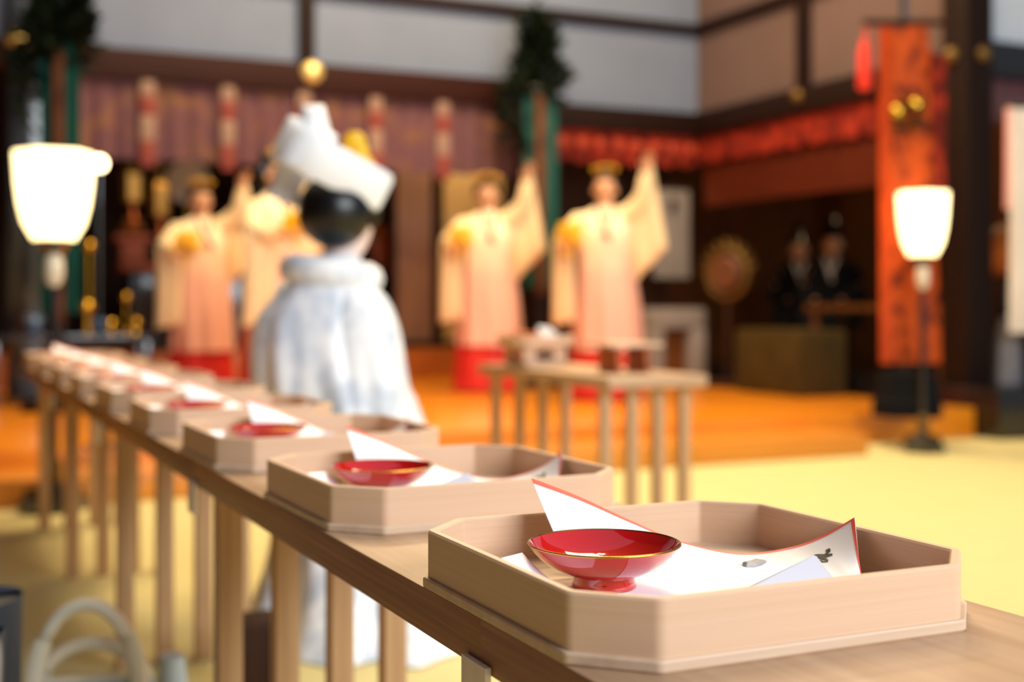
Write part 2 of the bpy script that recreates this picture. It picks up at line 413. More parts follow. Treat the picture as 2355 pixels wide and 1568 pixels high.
# ------------------------------------------------------------------ trays with cup, sheet, packet, slip
TW, CH, TY, SP = 0.36, 0.0473, 0.9166, 0.5692
TX = 0.5878
FT = 0.009                                        # board thickness
def make_tray():
    t = thing('octagonal_tray', 'x', 'tray', (TX, TY, ZT))
    bm = nb()
    o = octo(TW + 0.007, TW + 0.007, CH + 0.001)
    oo = roundpoly(o, 0.010, 6)
    def lay(pts, s, z): return [(p[0] * s, p[1] * s, z) for p in pts]
    loft(bm, [lay(oo, 0.994, 0.0), lay(oo, 1.0, 0.0015), lay(oo, 1.0, FT - 0.0015), lay(oo, 0.995, FT)])
    link('base_board', bm, M_TRAYB, t, smooth=30)
    bm = nb()
    hz = 0.050
    o1 = roundpoly(octo(TW, TW, CH), 0.014, 6); o2 = roundpoly(octo(TW - 0.017, TW - 0.017, CH - 0.005), 0.008, 6)
    def mix(a, b, q): return [(x0 + (x1 - x0) * q, y0 + (y1 - y0) * q) for (x0, y0), (x1, y1) in zip(a, b)]
    def z(p, h): return [(x, y, h) for x, y in p]
    loft(bm, [z(o1, FT), z(o1, hz - 0.0018), z(mix(o1, o2, 0.18), hz), z(mix(o1, o2, 0.82), hz), z(o2, hz - 0.0018), z(o2, FT)], cap0=False, cap1=False)
    link('wall', bm, M_TRAY, t, smooth=24)
    return t

def cr(pts, t):
    n = len(pts) - 1; x = t * n; i = min(int(x), n - 1); f = x - i
    p = [Vector(pts[max(0, min(n, i + k))]) for k in (-1, 0, 1, 2)]
    return 0.5 * (2 * p[1] + (p[2] - p[0]) * f + (2 * p[0] - 5 * p[1] + 4 * p[2] - p[3]) * f * f + (3 * p[1] - p[0] - 3 * p[2] + p[3]) * f ** 3)
ZF = ZT + FT                                      # tray floor
# back edge of the curled sheet (room coordinates of the nearest tray), and its front edge on the board
BACK = [at(1222, 1100, d=1.200), at(1330, 1142, d=1.208), at(1450, 1198, d=1.215), at(1560, 1244, d=1.218), at(1690, 1273, d=1.218), at(1800, 1263, d=1.190), at(1885, 1236, d=1.166), at(1966, 1190, d=1.14)]
FRONT = [Vector((x, y, ZF + z)) for x, y, z in ((0.525, 0.87, .0006), (0.535, 0.82, .0006), (0.56, 0.785, .0006), (0.60, 0.77, .0006), (0.645, 0.77, .0006), (0.685, 0.79, .0008), (0.705, 0.815, .0012), (0.722, 0.848, .004))]
def sheet_pt(t, v):
    b, f = cr(BACK, t), cr(FRONT, t)
    rise = max(0.0, b.z - ZF - 0.0006)
    end = 0.42 + 0.5 * min(1.0, max(0.0, (t - 0.45) / 0.4))
    p = b.lerp(f, v)
    p.z = max(ZF + 0.0006 + rise * max(0.0, 1 - v / end) ** 1.15, ZF + 0.0006 + (f.z - ZF - 0.0006) * v)
    return p
def sheet_n(t, v):
    e = 0.01
    a = sheet_pt(min(1, t + e), v) - sheet_pt(max(0, t - e), v); b = sheet_pt(t, min(1, v + e)) - sheet_pt(t, max(0, v - e))
    n = b.cross(a).normalized()
    return n if n.z > 0 else -n
O1 = Vector((TX, TY, ZT))
def grid_sheet(bm, t0, t1, v0, v1, nt, nv, off, th):
    A = [[None] * (nv + 1) for _ in range(nt + 1)]; B = [[None] * (nv + 1) for _ in range(nt + 1)]
    for i in range(nt + 1):
        for j in range(nv + 1):
            t, v = t0 + (t1 - t0) * i / nt, v0 + (v1 - v0) * j / nv
            p, n = sheet_pt(t, v) - O1, sheet_n(t, v)
            A[i][j] = bm.verts.new(p + n * (off + th)); B[i][j] = bm.verts.new(p + n * off)
    for i in range(nt):
        for j in range(nv):
            bm.faces.new((A[i][j], A[i + 1][j], A[i + 1][j + 1], A[i][j + 1]))
            bm.faces.new((B[i][j], B[i][j + 1], B[i + 1][j + 1], B[i + 1][j]))
    for i in range(nt):
        for j in (0, nv): bm.faces.new((A[i][j], A[i + 1][j], B[i + 1][j], B[i][j]))
    for j in range(nv):
        for i in (0, nt): bm.faces.new((A[i][j], A[i][j + 1], B[i][j + 1], B[i][j]))
BRUSH = []
def sheet_uv(u, v):
    best = None
    def pr(p):
        d = p.y * CY + p.x * SY; r = p.x * CY - p.y * SY
        return 1177.5 + F_PX * r / d, HOR - F_PX * (p.z - CAM_H) / d
    t, s, st = 0.85, 0.4, 0.12
    def err(t, s):
        q = pr(sheet_pt(t, s)); return (q[0] - u) ** 2 + (q[1] - v) ** 2
    e = err(t, s)
    while st > 1e-4:
        mv = False
        for dt, ds in ((st, 0), (-st, 0), (0, st), (0, -st)):
            a, b = min(1, max(0, t + dt)), min(1, max(0, s + ds))
            q = err(a, b)
            if q < e: t, s, e, mv = a, b, q, True
        if not mv: st /= 2
    return t, s
def make_sheet():
    s = thing('patterned_sheet', 'x', 'paper sheet', (TX, TY, ZT))
    bm = nb(); grid_sheet(bm, 0, 1, 0, 1, 56, 20, 0.0, 0.0003)
    link('sheet', bm, M_PAPER, s, smooth=60)
    bm = nb(); grid_sheet(bm, 0, 1, 0, 0.022, 56, 1, 0.0003, 0.0003)
    grid_sheet(bm, 0.976, 1, 0.022, 1, 2, 14, 0.0003, 0.0003)
    link('border', bm, M_PINK, s, smooth=60)['label'] = 'red border line along the edge'
    # one brushed character near the right edge
    k = 550 / 2355
    def px(l): return [(1500 + x * k, 1150 + y * k) for x, y in l]
    polys = [px([(1708, 500), (1748, 476), (1758, 488), (1755, 508), (1738, 522), (1718, 548), (1698, 538), (1722, 518)]),
             px([(1598, 543), (1640, 535), (1700, 538), (1738, 534), (1776, 530), (1776, 545), (1740, 557), (1700, 566), (1650, 560)]),
             px([(1625, 552), (1712, 556), (1716, 578), (1690, 590), (1655, 580), (1632, 572)]),
             px([(1686, 578), (1715, 574), (1736, 592), (1730, 610), (1690, 614), (1706, 600)]),
             px([(1640, 596), (1660, 592), (1690, 604), (1690, 614), (1662, 610)])]
    bm = nb()
    for pl in polys:
        top, bot = [], []
        for u, v in pl:
            t, q = sheet_uv(u, v); p, n = sheet_pt(t, q) - O1, sheet_n(t, q)
            top.append(bm.verts.new(p + n * 0.0008)); bot.append(bm.verts.new(p + n * 0.0003))
        bm.faces.new(top); bm.faces.new(bot[::-1])
        L = len(pl)
        for i in range(L): bm.faces.new((top[i], top[(i + 1) % L], bot[(i + 1) % L], bot[i]))
    link('brush_character', bm, M_INK, s, smooth=0)['label'] = 'black brushed character'
    return s
CUP = Vector((0.527, 0.944, ZF + 0.0018))
def make_cup():
    c = thing('sake_cup', 'x', 'cup', CUP)
    H, RR = 0.0368, 0.0645
    outer = [(0.0255, 0.0092), (0.032, 0.0112), (0.040, 0.0146), (0.048, 0.0190), (0.055, 0.0244), (0.0605, 0.0302), (RR - 0.0003, H - 0.0012)]
    inner = [(RR - 0.0014, H - 0.0004), (0.0592, 0.0306), (0.0535, 0.0252), (0.046, 0.0200), (0.037, 0.0160), (0.026, 0.0133), (0.013, 0.0119), (0.0008, 0.0115)]
    bm = nb(); lathe(bm, [(0.0008, 0.0088)] + outer + inner, 96)
    link('bowl', bm, M_RED, c, smooth=50)
    bm = nb(); lathe(bm, [(RR - 0.0003, H - 0.0012), (RR + 0.0003, H - 0.0006), (RR + 0.0001, H + 0.0003), (RR - 0.0008, H + 0.0006), (RR - 0.0014, H - 0.0002)], 96, cap0=False, cap1=False)
    link('rim', bm, M_GOLDRIM, c, smooth=60)['label'] = 'thin gold rim'
    bm = nb(); lathe(bm, [(0.0235, 0.0), (0.0270, 0.0), (0.0276, 0.0014), (0.0262, 0.0050), (0.0258, 0.0096), (0.0235, 0.0096), (0.0230, 0.0050)], 72, cap0=False, cap1=False)
    bm.faces.ensure_lookup_table()
    link('foot', bm, M_RED, c, smooth=50)
    return c
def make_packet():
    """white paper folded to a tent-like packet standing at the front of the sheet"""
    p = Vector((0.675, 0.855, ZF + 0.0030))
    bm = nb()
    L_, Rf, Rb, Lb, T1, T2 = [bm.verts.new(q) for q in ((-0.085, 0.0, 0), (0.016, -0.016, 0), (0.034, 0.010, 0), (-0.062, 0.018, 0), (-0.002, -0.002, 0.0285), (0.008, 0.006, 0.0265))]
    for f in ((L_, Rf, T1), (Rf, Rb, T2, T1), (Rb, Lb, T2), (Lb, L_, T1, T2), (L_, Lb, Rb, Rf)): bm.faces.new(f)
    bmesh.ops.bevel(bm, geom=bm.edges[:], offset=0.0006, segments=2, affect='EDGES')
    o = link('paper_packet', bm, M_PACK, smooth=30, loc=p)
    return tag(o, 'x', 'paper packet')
def make_slip():
    """white paper slip lying beside the left wall under the cup"""
    bm = nb()
    a, b, c, d = Vector((0.4275, 0.935, 0.646)), Vector((0.459, 0.962, 0.643)), Vector((0.490, 0.905, ZF + 0.001)), Vector((0.448, 0.815, ZF + 0.001))
    o0 = Vector((0.462, 0.90, ZF))
    n = 16; top, bot = [], []
    for i in range(n + 1):
        q = i / n; rt, rb = [], []
        for k in range(5):
            p = a.lerp(b, k / 4).lerp(d.lerp(c, k / 4), q)
            p.z -= 0.006 * math.sin(math.pi * q) * (1 - 0.3 * q)
            p.z = max(p.z, ZF + 0.0008)
            rt.append(bm.verts.new(p - o0 + Vector((0, 0, 0.0004)))); rb.append(bm.verts.new(p - o0))
        top.append(rt); bot.append(rb)
    for i in range(n):
        for k in range(4):
            bm.faces.new((top[i][k], top[i][k + 1], top[i + 1][k + 1], top[i + 1][k])); bm.faces.new((bot[i][k], bot[i + 1][k], bot[i + 1][k + 1], bot[i][k + 1]))
        for k in (0, 4): bm.faces.new((top[i][k], top[i + 1][k], bot[i + 1][k], bot[i][k]))
    for k in range(4):
        for i in (0, n): bm.faces.new((top[i][k], top[i][k + 1], bot[i][k + 1], bot[i][k]))
    o = link('paper_slip', bm, M_PAPER, smooth=60, loc=o0)
    return tag(o, 'x', 'paper slip')
def make_dried():
    bm = nb()
    pts = [(-0.016, 0.002), (-0.010, 0.007), (0.0, 0.006), (0.010, 0.008), (0.016, 0.004), (0.014, -0.001), (0.004, -0.004), (-0.010, -0.006), (-0.016, -0.003)]
    loft(bm, [[(x, y, 0) for x, y in pts], [(x * 1.02, y * 1.02, 0.002) for x, y in pts], [(x * 0.9, y * 0.9, 0.0034 + 0.001 * math.sin(300 * x)) for x, y in pts]])
    o = link('dried_food_piece', bm, M_DRIED, smooth=50)
    return tag(o, 'x', 'food')
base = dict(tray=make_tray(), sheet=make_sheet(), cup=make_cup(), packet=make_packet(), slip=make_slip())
dr = make_dried(); tt = sheet_uv(1738, 1300); dr.location = sheet_pt(*tt) + Vector((0, 0, 0.0006)); dr.rotation_euler = (0, 0, 0.25)
tag(dr, 'small flat grey dried morsel on the white sheet of the nearest tray', 'food')
ORD = ['nearest', 'second', 'third', 'fourth', 'fifth', 'sixth', 'seventh', 'eighth', 'ninth']
def lab(o, n, kind):
    w_ = ORD[n]
    near = (w_ + ' tray') if n else 'nearest tray'
    L = {'tray': 'pale octagonal wooden tray, %s from the camera along the long table' % w_,
         'sheet': 'curled white sheet with red border in the %s from the camera' % near,
         'cup': 'shallow red lacquer sake cup with gold rim in the %s from the camera' % near,
         'packet': 'white folded paper packet at the front of the %s from the camera' % near,
         'slip': 'white paper slip left of the red cup in the %s from the camera' % near}
    o['label'] = L[kind]
    o['group'] = {'tray': 'octagonal trays along the long table', 'sheet': 'red-edged sheets in the trays', 'cup': 'red sake cups in the trays', 'packet': 'folded paper packets in the trays', 'slip': 'paper slips in the trays'}[kind]
# the small pieces of a tray keep their place in it; each tray sits a little differently
JIT = [(0, 0, 0), (0.002, 0.001, 0.012), (0.0, -0.003, 0.0), (-0.002, 0.002, -0.015), (0.001, 0.0, 0.01), (0, 0.004, -0.01), (0.002, -0.004, 0.01), (0, 0.0, 0.0), (0.0, 0.0, 0.008)]
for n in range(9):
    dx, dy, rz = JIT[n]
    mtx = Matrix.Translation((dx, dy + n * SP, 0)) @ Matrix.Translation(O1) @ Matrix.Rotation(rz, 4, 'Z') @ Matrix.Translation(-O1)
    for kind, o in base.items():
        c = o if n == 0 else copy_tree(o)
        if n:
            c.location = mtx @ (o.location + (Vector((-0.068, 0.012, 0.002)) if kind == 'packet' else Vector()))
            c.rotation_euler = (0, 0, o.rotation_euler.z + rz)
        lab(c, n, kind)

# ------------------------------------------------------------------ stands on the short table
def offering_stand(loc, w_, h_, label, legs=False):
    t = thing('offering_stand', label, 'offering stand', loc)
    bm = nb(); o1 = octo(w_, w_, w_ * 0.14); o2 = octo(w_ - 0.014, w_ - 0.014, w_ * 0.14 - 0.003)
    def z(p, h): return [(x, y, h) for x, y in p]
    loft(bm, [z(o1, h_), z(o1, h_ + 0.035), z(o2, h_ + 0.035), z(o2, h_ + 0.008)], cap0=True, cap1=True)
    link('tray_top', bm, M_TRAY, t, smooth=20)
    b = w_ * 0.36; tk = 0.009
    bm = nb()
    for sx, sy in ((0, -1), (0, 1), (-1, 0), (1, 0)):
        # each side board has an oval-like opening cut as an octagon
        r0 = [(-b, 0), (b, 0), (b, h_), (-b, h_)]
        hole = [(b * 0.5 * math.cos(a), h_ * 0.52 + h_ * 0.24 * math.sin(a)) for a in [2 * math.pi * i / 16 + math.pi / 16 for i in range(16)]]
        outer = []
        for (x, zz) in hole:
            s = min(b / max(abs(x), 1e-6), (h_ * (0.48 if zz > h_ * 0.52 else 0.52)) / max(abs(zz - h_ * 0.52), 1e-6))
            outer.append((x * s, h_ * 0.52 + (zz - h_ * 0.52) * s))
        def P(x, zz, dpt):
            if sy: return (x, sy * (b - dpt), zz)
            return (sx * (b - dpt), x, zz)
        rings = [[P(x, zz, 0) for x, zz in outer], [P(x, zz, 0) for x, zz in hole], [P(x, zz, tk) for x, zz in hole], [P(x, zz, tk) for x, zz in outer]]
        loft(bm, rings, cap0=False, cap1=False)
    link('pedestal', bm, M_TRAY, t, smooth=20)
    return t
ps = at(1250, d=4.95)
offering_stand((2.29, 4.68, ZT), 0.26, 0.088, 'pale wooden offering stand with pierced pedestal on the short table')
t = thing('flat_offering_board', 'low flat wooden board stand nearest the front of the short table', 'stand', (2.36, 4.08, ZT))
link('top_board', bx((-0.11, -0.10, 0.095), (0.11, 0.10, 0.108), 0.002), M_TRAYB, t)
for sx in (-1, 1): link('side_foot', bx((sx * 0.06 - 0.008, -0.07, 0), (sx * 0.06 + 0.008, 0.07, 0.095), 0.002), M_ORANGEW, t)
c2 = copy_tree(base['cup']); c2.location = (2.24, 4.66, ZT + 0.0965); c2['label'] = 'red sake cup on the offering stand of the short table'; c2['group'] = 'red sake cups in the trays'
bm = nb(); pillow(bm, (-0.05, -0.03, 0), (0.06, -0.03, 0), (0.03, 0.02, 0.05), (-0.02, 0.03, 0.055), 0.012, n=8)
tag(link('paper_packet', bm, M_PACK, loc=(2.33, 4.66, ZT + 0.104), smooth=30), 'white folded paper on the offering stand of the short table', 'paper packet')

# ------------------------------------------------------------------ floor lamps
def floor_lamp(loc, label, H, sc, hs=0.38):
    t = thing('paper_floor_lamp', label, 'lamp', loc, 0, 'standing paper lamps')
    s = sc
    bm = nb(); lathe(bm, [(0.16 * s, 0), (0.165 * s, 0.01), (0.165 * s, 0.05), (0.14 * s, 0.062), (0.14 * s, 0.095), (0.05 * s, 0.11), (0.035 * s, 0.13)], 6)
    link('base', bm, M_BLACK, t, smooth=20)
    bm = nb(); lathe(bm, [(0.024, 0.11), (0.034, 0.14), (0.034, 0.20), (0.022, 0.23)], 20)
    link('lower_collar', bm, M_DIMGOLD, t)
    bm = nb(); lathe(bm, [(0.018, 0.2), (0.018, H - hs - 0.18)], 16)
    link('pole', bm, M_BLACK, t)
    bm = nb(); lathe(bm, [(0.02, H - hs - 0.20), (0.042 * s, H - hs - 0.17), (0.046 * s, H - hs - 0.13), (0.042 * s, H - hs - 0.08), (0.022, H - hs - 0.055)], 24)
    link('upper_collar', bm, M_IVORY, t)
    bm = nb(); lathe(bm, [(0.02, H - hs - 0.07), (0.055 * s, H - hs - 0.045), (0.075 * s, H - hs - 0.01), (0.085 * s, H - hs)], 6)
    link('shade_holder', bm, M_BLACK, t, smooth=20)
    zb = H - hs
    prof = [(0.10 * s, zb), (0.145 * s, zb + 0.07), (0.168 * s, zb + 0.15), (0.181 * s, zb + 0.24), (0.190 * s, H - 0.012), (0.186 * s, H)]
    bm = nb(); lathe(bm, prof, 6, cap1=True)
    link('shade', bm, M_SHADE, t, smooth=20)['label'] = 'glowing six-sided paper shade'
    return t
lr = at(2122, 1040, Z=FL)
floor_lamp((lr.x, lr.y, FL), 'lit paper floor lamp on black pole at right in front of the red banner', 1.565, 0.82)
ll = at(118, 1165, Z=FL)
floor_lamp((ll.x, ll.y - 0.12, FL), 'lit paper floor lamp on black pole at far left before the stage', 1.55, 0.88)
p = at(228, 376, d=6.2)
t = thing('globe_lamp', 'small round lit globe lamp just right of the left paper lamp', 'lamp', (p.x, p.y, STZ if p.y > STY else (0.08 if p.y > 5.97 else FL)))
zz = p.z - t.location.z
bm = nb(); ball(bm, (0, 0, zz), 0.038); link('globe', bm, M_BULB, t)
bm = nb(); lathe(bm, [(0.008, 0.02), (0.008, zz - 0.034)], 10); link('stem', bm, M_BLACK, t)
bm = nb(); lathe(bm, [(0.07, 0), (0.07, 0.012), (0.02, 0.022)], 20); link('base', bm, M_BLACK, t)

# ------------------------------------------------------------------ curtains, valances, blinds, nail covers
def wavy_panel(bm, p0, p1, z0, z1, amp, waves, th=0.012, n=90, hem=0.0, nh=1):
    p0, p1 = Vector(p0), Vector(p1)
    d = (p1 - p0); L = d.length; d.normalize(); nrm = Vector((d.y, -d.x, 0))
    rows = []
    for z_, k in ((z1, 0.4), ((z0 + z1) / 2, 0.8), (z0, 1.0)):
        r = []
        for i in range(n + 1):
            q = i / n
            zz = z_ - (hem * abs(math.sin(math.pi * nh * q)) if z_ == z0 else 0)
            pt = p0 + d * (L * q) + nrm * (amp * k * math.sin(2 * math.pi * waves * q))
            r.append((pt.x, pt.y, zz))
        rows.append(r)
    A = [[bm.verts.new(Vector(q) + nrm * th / 2) for q in r] for r in rows]
    B = [[bm.verts.new(Vector(q) - nrm * th / 2) for q in r] for r in rows]
    for j in range(2):
        for i in range(n):
            bm.faces.new((A[j][i], A[j][i + 1], A[j + 1][i + 1], A[j + 1][i])); bm.faces.new((B[j][i], B[j + 1][i], B[j + 1][i + 1], B[j][i + 1]))
        for i in (0, n): bm.faces.new((A[j][i], A[j + 1][i], B[j + 1][i], B[j][i]))
    for i in range(n):
        for j in (0, 2): bm.faces.new((A[j][i], A[j][i + 1], B[j][i + 1], B[j][i]))
t = thing('brocade_curtain', 'long mauve brocade curtain with hanging red and cream straps under the lintel', 'curtain', (0, WY, 2.56))
bm = nb(); wavy_panel(bm, (lx_ + 0.14, 0.0, 0), (PX - 0.12, 0.0, 0), -0.60, 0.0, 0.02, 22, n=180)
link('cloth', bm, M_CURT, t, smooth=60)
for u in (340, 525, 700, 865, 1020):
    xx = at(u, Y=WY - 0.06).x
    bm = nb()
    for k, (za, zb) in enumerate(((0.02, -0.12), (-0.12, -0.27), (-0.27, -0.46), (-0.46, -0.66))):
        pillow(bm, (xx - 0.055, -0.06, zb + 0.001), (xx + 0.055, -0.06, zb + 0.001), (xx + 0.055, -0.06, za), (xx - 0.055, -0.06, za), 0.02, n=6, mi=(1, 0, 1, 0)[k])
    link('strap', bm, [M_STRAPR, M_STRAPW], t, smooth=40)['label'] = 'hanging red and cream strap'
t = thing('red_valance', 'scalloped red brocade valance under the lintel of the back wall right of the masts', 'valance', (0, 0, 0))
bm = nb(); wavy_panel(bm, (PX + 0.11, WY - 0.02, 0), (WX - 0.05, WY - 0.02, 0), 2.16, 2.41, 0.015, 9, n=120, hem=0.05, nh=8); link('cloth', bm, M_VAL, t, smooth=60)
bm = nb()
for i in range(8):
    bm = nb(); ball(bm, (PX + 0.22 + i * 0.19, WY - 0.055, 2.28), 0.055, 12, sq=(1, 0.3, 1)); link('rosette', bm, M_VALR, t)
t = thing('red_valance', 'scalloped red brocade valance running along the right wall to the banner', 'valance', (0, 0, 0))
bm = nb(); wavy_panel(bm, (WX - 0.02, WY - 0.05, 0), (WX - 0.02, 6.83, 0), 2.18, 2.41, 0.015, 17, n=200, hem=0.04, nh=14); link('cloth', bm, M_VAL, t, smooth=60)
tag(link('bamboo_blind', bx((WX + 0.02, 6.9, 1.76), (WX + 0.05, WY - 0.1, 2.41)), M_BLIND), 'reddish brown bamboo blind hanging in the right wall opening', 'blind')
bm = nb(); wavy_panel(bm, (WX + 0.16, 6.69, 0), (9.0, 6.69, 0), 2.16, 2.43, 0.015, 16, n=120, hem=0.04, nh=10)
tag(link('brocade_valance', bm, M_CURT, smooth=60), 'dull mauve brocade valance under the black beam right of the pillar', 'valance')
def nail_cover(p, nrm, r, label, m=None):
    bm = nb(); lathe(bm, [(r, 0), (r, 0.01), (r * 0.8, 0.028), (r * 0.4, 0.045), (r * 0.05, 0.05)], 24)
    o = tag(link('nail_cover', bm, m or M_GOLD, loc=p), label, 'ornament', 'gold nail covers on the beams')
    o.rotation_euler = Vector(nrm).to_track_quat('Z', 'Y').to_euler()
nail_cover(at(718, 166, Y=WY - 0.085), (0, -1, 0), 0.085, 'domed gold nail cover where the strut meets the long back lintel', M_BRASS)
nail_cover(at(1834, 222, X=WX - 0.085), (-1, 0, 0), 0.06, 'domed gold nail cover on the right wall lintel under its strut', M_DIMGOLD)
nail_cover(at(2188, 128, X=WX - 0.105), (-1, 0, 0), 0.06, 'domed gold nail cover on the left face of the big pillar', M_DIMGOLD)
nail_cover(at(2262, 124, Y=6.575), (0, -1, 0), 0.06, 'domed gold nail cover on the front face of the big pillar', M_DIMGOLD)
nail_cover(at(40, 90, Y=WY - 0.125), (0, -1, 0), 0.080, 'domed gold nail cover high on the far left black pillar', M_BRASS)

# ------------------------------------------------------------------ masts with silk and sakaki branches
def leaves(bm, c, r, n, size, seed):
    rnd = random.Random(seed)
    for i in range(n):
        while True:
            q = Vector((rnd.uniform(-1, 1), rnd.uniform(-1, 1), rnd.uniform(-1, 1)))
            if q.length < 1: break
        p = Vector(c) + Vector((q.x * r[0], q.y * r[1], q.z * r[2]))
        d = Vector((q.x + rnd.uniform(-.5, .5), q.y + rnd.uniform(-.5, .5), rnd.uniform(-0.4, 0.8))).normalized()
        s, t = frame(d); an = rnd.uniform(0, 3.14); s2 = s * math.cos(an) + t * math.sin(an); t2 = d.cross(s2)
        L = size * rnd.uniform(0.7, 1.2); W = L * 0.28
        a = bm.verts.new(p); b = bm.verts.new(p + d * L * 0.5 + s2 * W + t2 * W * 0.3); e = bm.verts.new(p + d * L); f = bm.verts.new(p + d * L * 0.5 - s2 * W + t2 * W * 0.3); g = bm.verts.new(p + d * L * 0.5)
        bm.faces.new((a, b, g)); bm.faces.new((b, e, g)); bm.faces.new((a, g, f)); bm.faces.new((g, e, f))
def mast(u, d, v_leaf0, v_leaf1, v_silk0, v_silk1, wpx, label, seed):
    p = at(u, d=d); s = d / F_PX
    Z = lambda v: CAM_H + (HOR - v) * s - STZ
    t = thing('sakaki_mast', label, 'ritual mast', (p.x, p.y, STZ), -YAW, 'silk hung sakaki masts on the stage')
    hw = wpx * s / 2
    z0, z1 = Z(v_silk0), Z(v_silk1)
    bm = nb(); lathe(bm, [(0.022, 0.08), (0.020, Z(v_leaf0) - 0.05)], 12, c=(0, 0.03, 0)); link('pole', bm, M_BLACK, t)
    bm = bx((-0.2, -0.17, 0), (0.2, 0.23, 0.08), 0.01); link('base', bm, M_BLACK, t)
    bm = nb(); pillow(bm, (-hw, -0.01, z1), (hw, -0.01, z1), (hw, -0.01, z0), (-hw, -0.01, z0), 0.03, rip=0.006, nrip=3, n=14); link('teal_silk', bm, M_TEAL, t)
    bm = nb(); pillow(bm, (-hw * 0.30, -0.045, z1 - 0.06), (hw * 0.30, -0.045, z1 - 0.06), (hw * 0.30, -0.045, z0 - 0.04), (-hw * 0.30, -0.045, z0 - 0.04), 0.02, rip=0.003, n=14); link('brocade_strip', bm, M_BROC, t)
    bm = nb(); tube(bm, [(-hw * 1.3, -0.02, z0 + 0.01), (hw * 1.3, -0.02, z0 + 0.01)], 0.014, 10); link('crossbar', bm, M_BLACK, t)
    bm = nb()
    zl0, zl1 = Z(v_leaf0), Z(v_leaf1)
    for k in range(9):
        q = k / 8
        leaves(bm, (random.uniform(-.05, .05), 0.03, zl1 + (zl0 - zl1) * q), (0.10 + 0.14 * (1 - q), 0.14, 0.14), 90, 0.11, seed + k)
    leaves(bm, (-hw * 1.5, 0.03, z0 - 0.2), (0.12, 0.08, 0.38), 160, 0.11, seed + 50)
    link('foliage', bm, M_LEAF, t, smooth=0)
    return t
mast(1243, 10.6, 45, 205, 205, 660, 78, 'silk hung mast topped with dark sakaki leaves, between the two right dancers', 11)
mast(140, 8.3, -60, 120, 90, 720, 92, 'silk hung mast topped with dark sakaki leaves at far left behind the paper lamp', 77)

# ------------------------------------------------------------------ red banner
def banner():
    d = 7.9; s = d / F_PX
    p = at(2085, d=d)
    Z = lambda v: CAM_H + (HOR - v) * s - STZ
    X = lambda u: (u - 2085) * s
    t = thing('brocade_banner', 'tall red brocade banner hanging from a crossbar in front of the right wall', 'banner', (p.x, p.y, STZ), -YAW)
    bm = nb(); lathe(bm, [(0.024, 0.1), (0.022, Z(-40))], 14, c=(0, 0.05, 0)); link('pole', bm, M_BLACK, t)
    bm = nb(); lathe(bm, [(0.22, 0), (0.22, 0.10), (0.20, 0.12), (0.19, 0.27), (0.05, 0.29)], 8, c=(0.02, 0.05, 0)); link('base', bm, M_BLACKM, t, smooth=20)
    bm = nb(); tube(bm, [(X(1985), 0, Z(52)), (X(2185), 0, Z(52))], 0.022, 12); link('crossbar', bm, M_BEAM, t)
    bm = nb(); pillow(bm, (X(2035), 0, Z(835)), (X(2165), 0, Z(835)), (X(2135), 0, Z(62)), (X(2020), 0, Z(62)), 0.03, rip=0.012, nrip=1.5, n=26); link('main_cloth', bm, M_BANNER, t)
    bm = nb(); pillow(bm, (X(2022), -0.02, Z(835)), (X(2048), -0.02, Z(835)), (X(2046), -0.02, Z(65)), (X(2018), -0.02, Z(65)), 0.02, rip=0.004, n=20); link('side_strip', bm, M_BANNERS, t)
    bm = nb(); pillow(bm, (X(2135), 0.03, Z(480)), (X(2176), 0.03, Z(480)), (X(2180), 0.03, Z(130)), (X(2132), 0.03, Z(110)), 0.02, rip=0.008, n=16); link('side_strip', bm, M_VAL, t)
    bm = nb(); tube(bm, [(X(1992), 0, Z(60)), (X(1990), 0, Z(100))], 0.008, 8); lathe(bm, [(0.016, Z(90)), (0.036, Z(120)), (0.042, Z(200)), (0.034, Z(206))], 16, c=(X(1988), 0, 0)); link('tassel', bm, M_TASSEL, t)
    for (u, v) in ((2060, 258), (2104, 243)):
        bm = nb(); ball(bm, (X(u), -0.045, Z(v)), 0.045, 16, sq=(1, 0.5, 1)); link('gold_crest', bm, M_GOLD, t)
    bm = nb(); leaves(bm, (X(2085), -0.04, Z(270)), (0.08, 0.02, 0.09), 40, 0.08, 5); link('crest_leaves', bm, M_OLIVE, t, smooth=0)
banner()

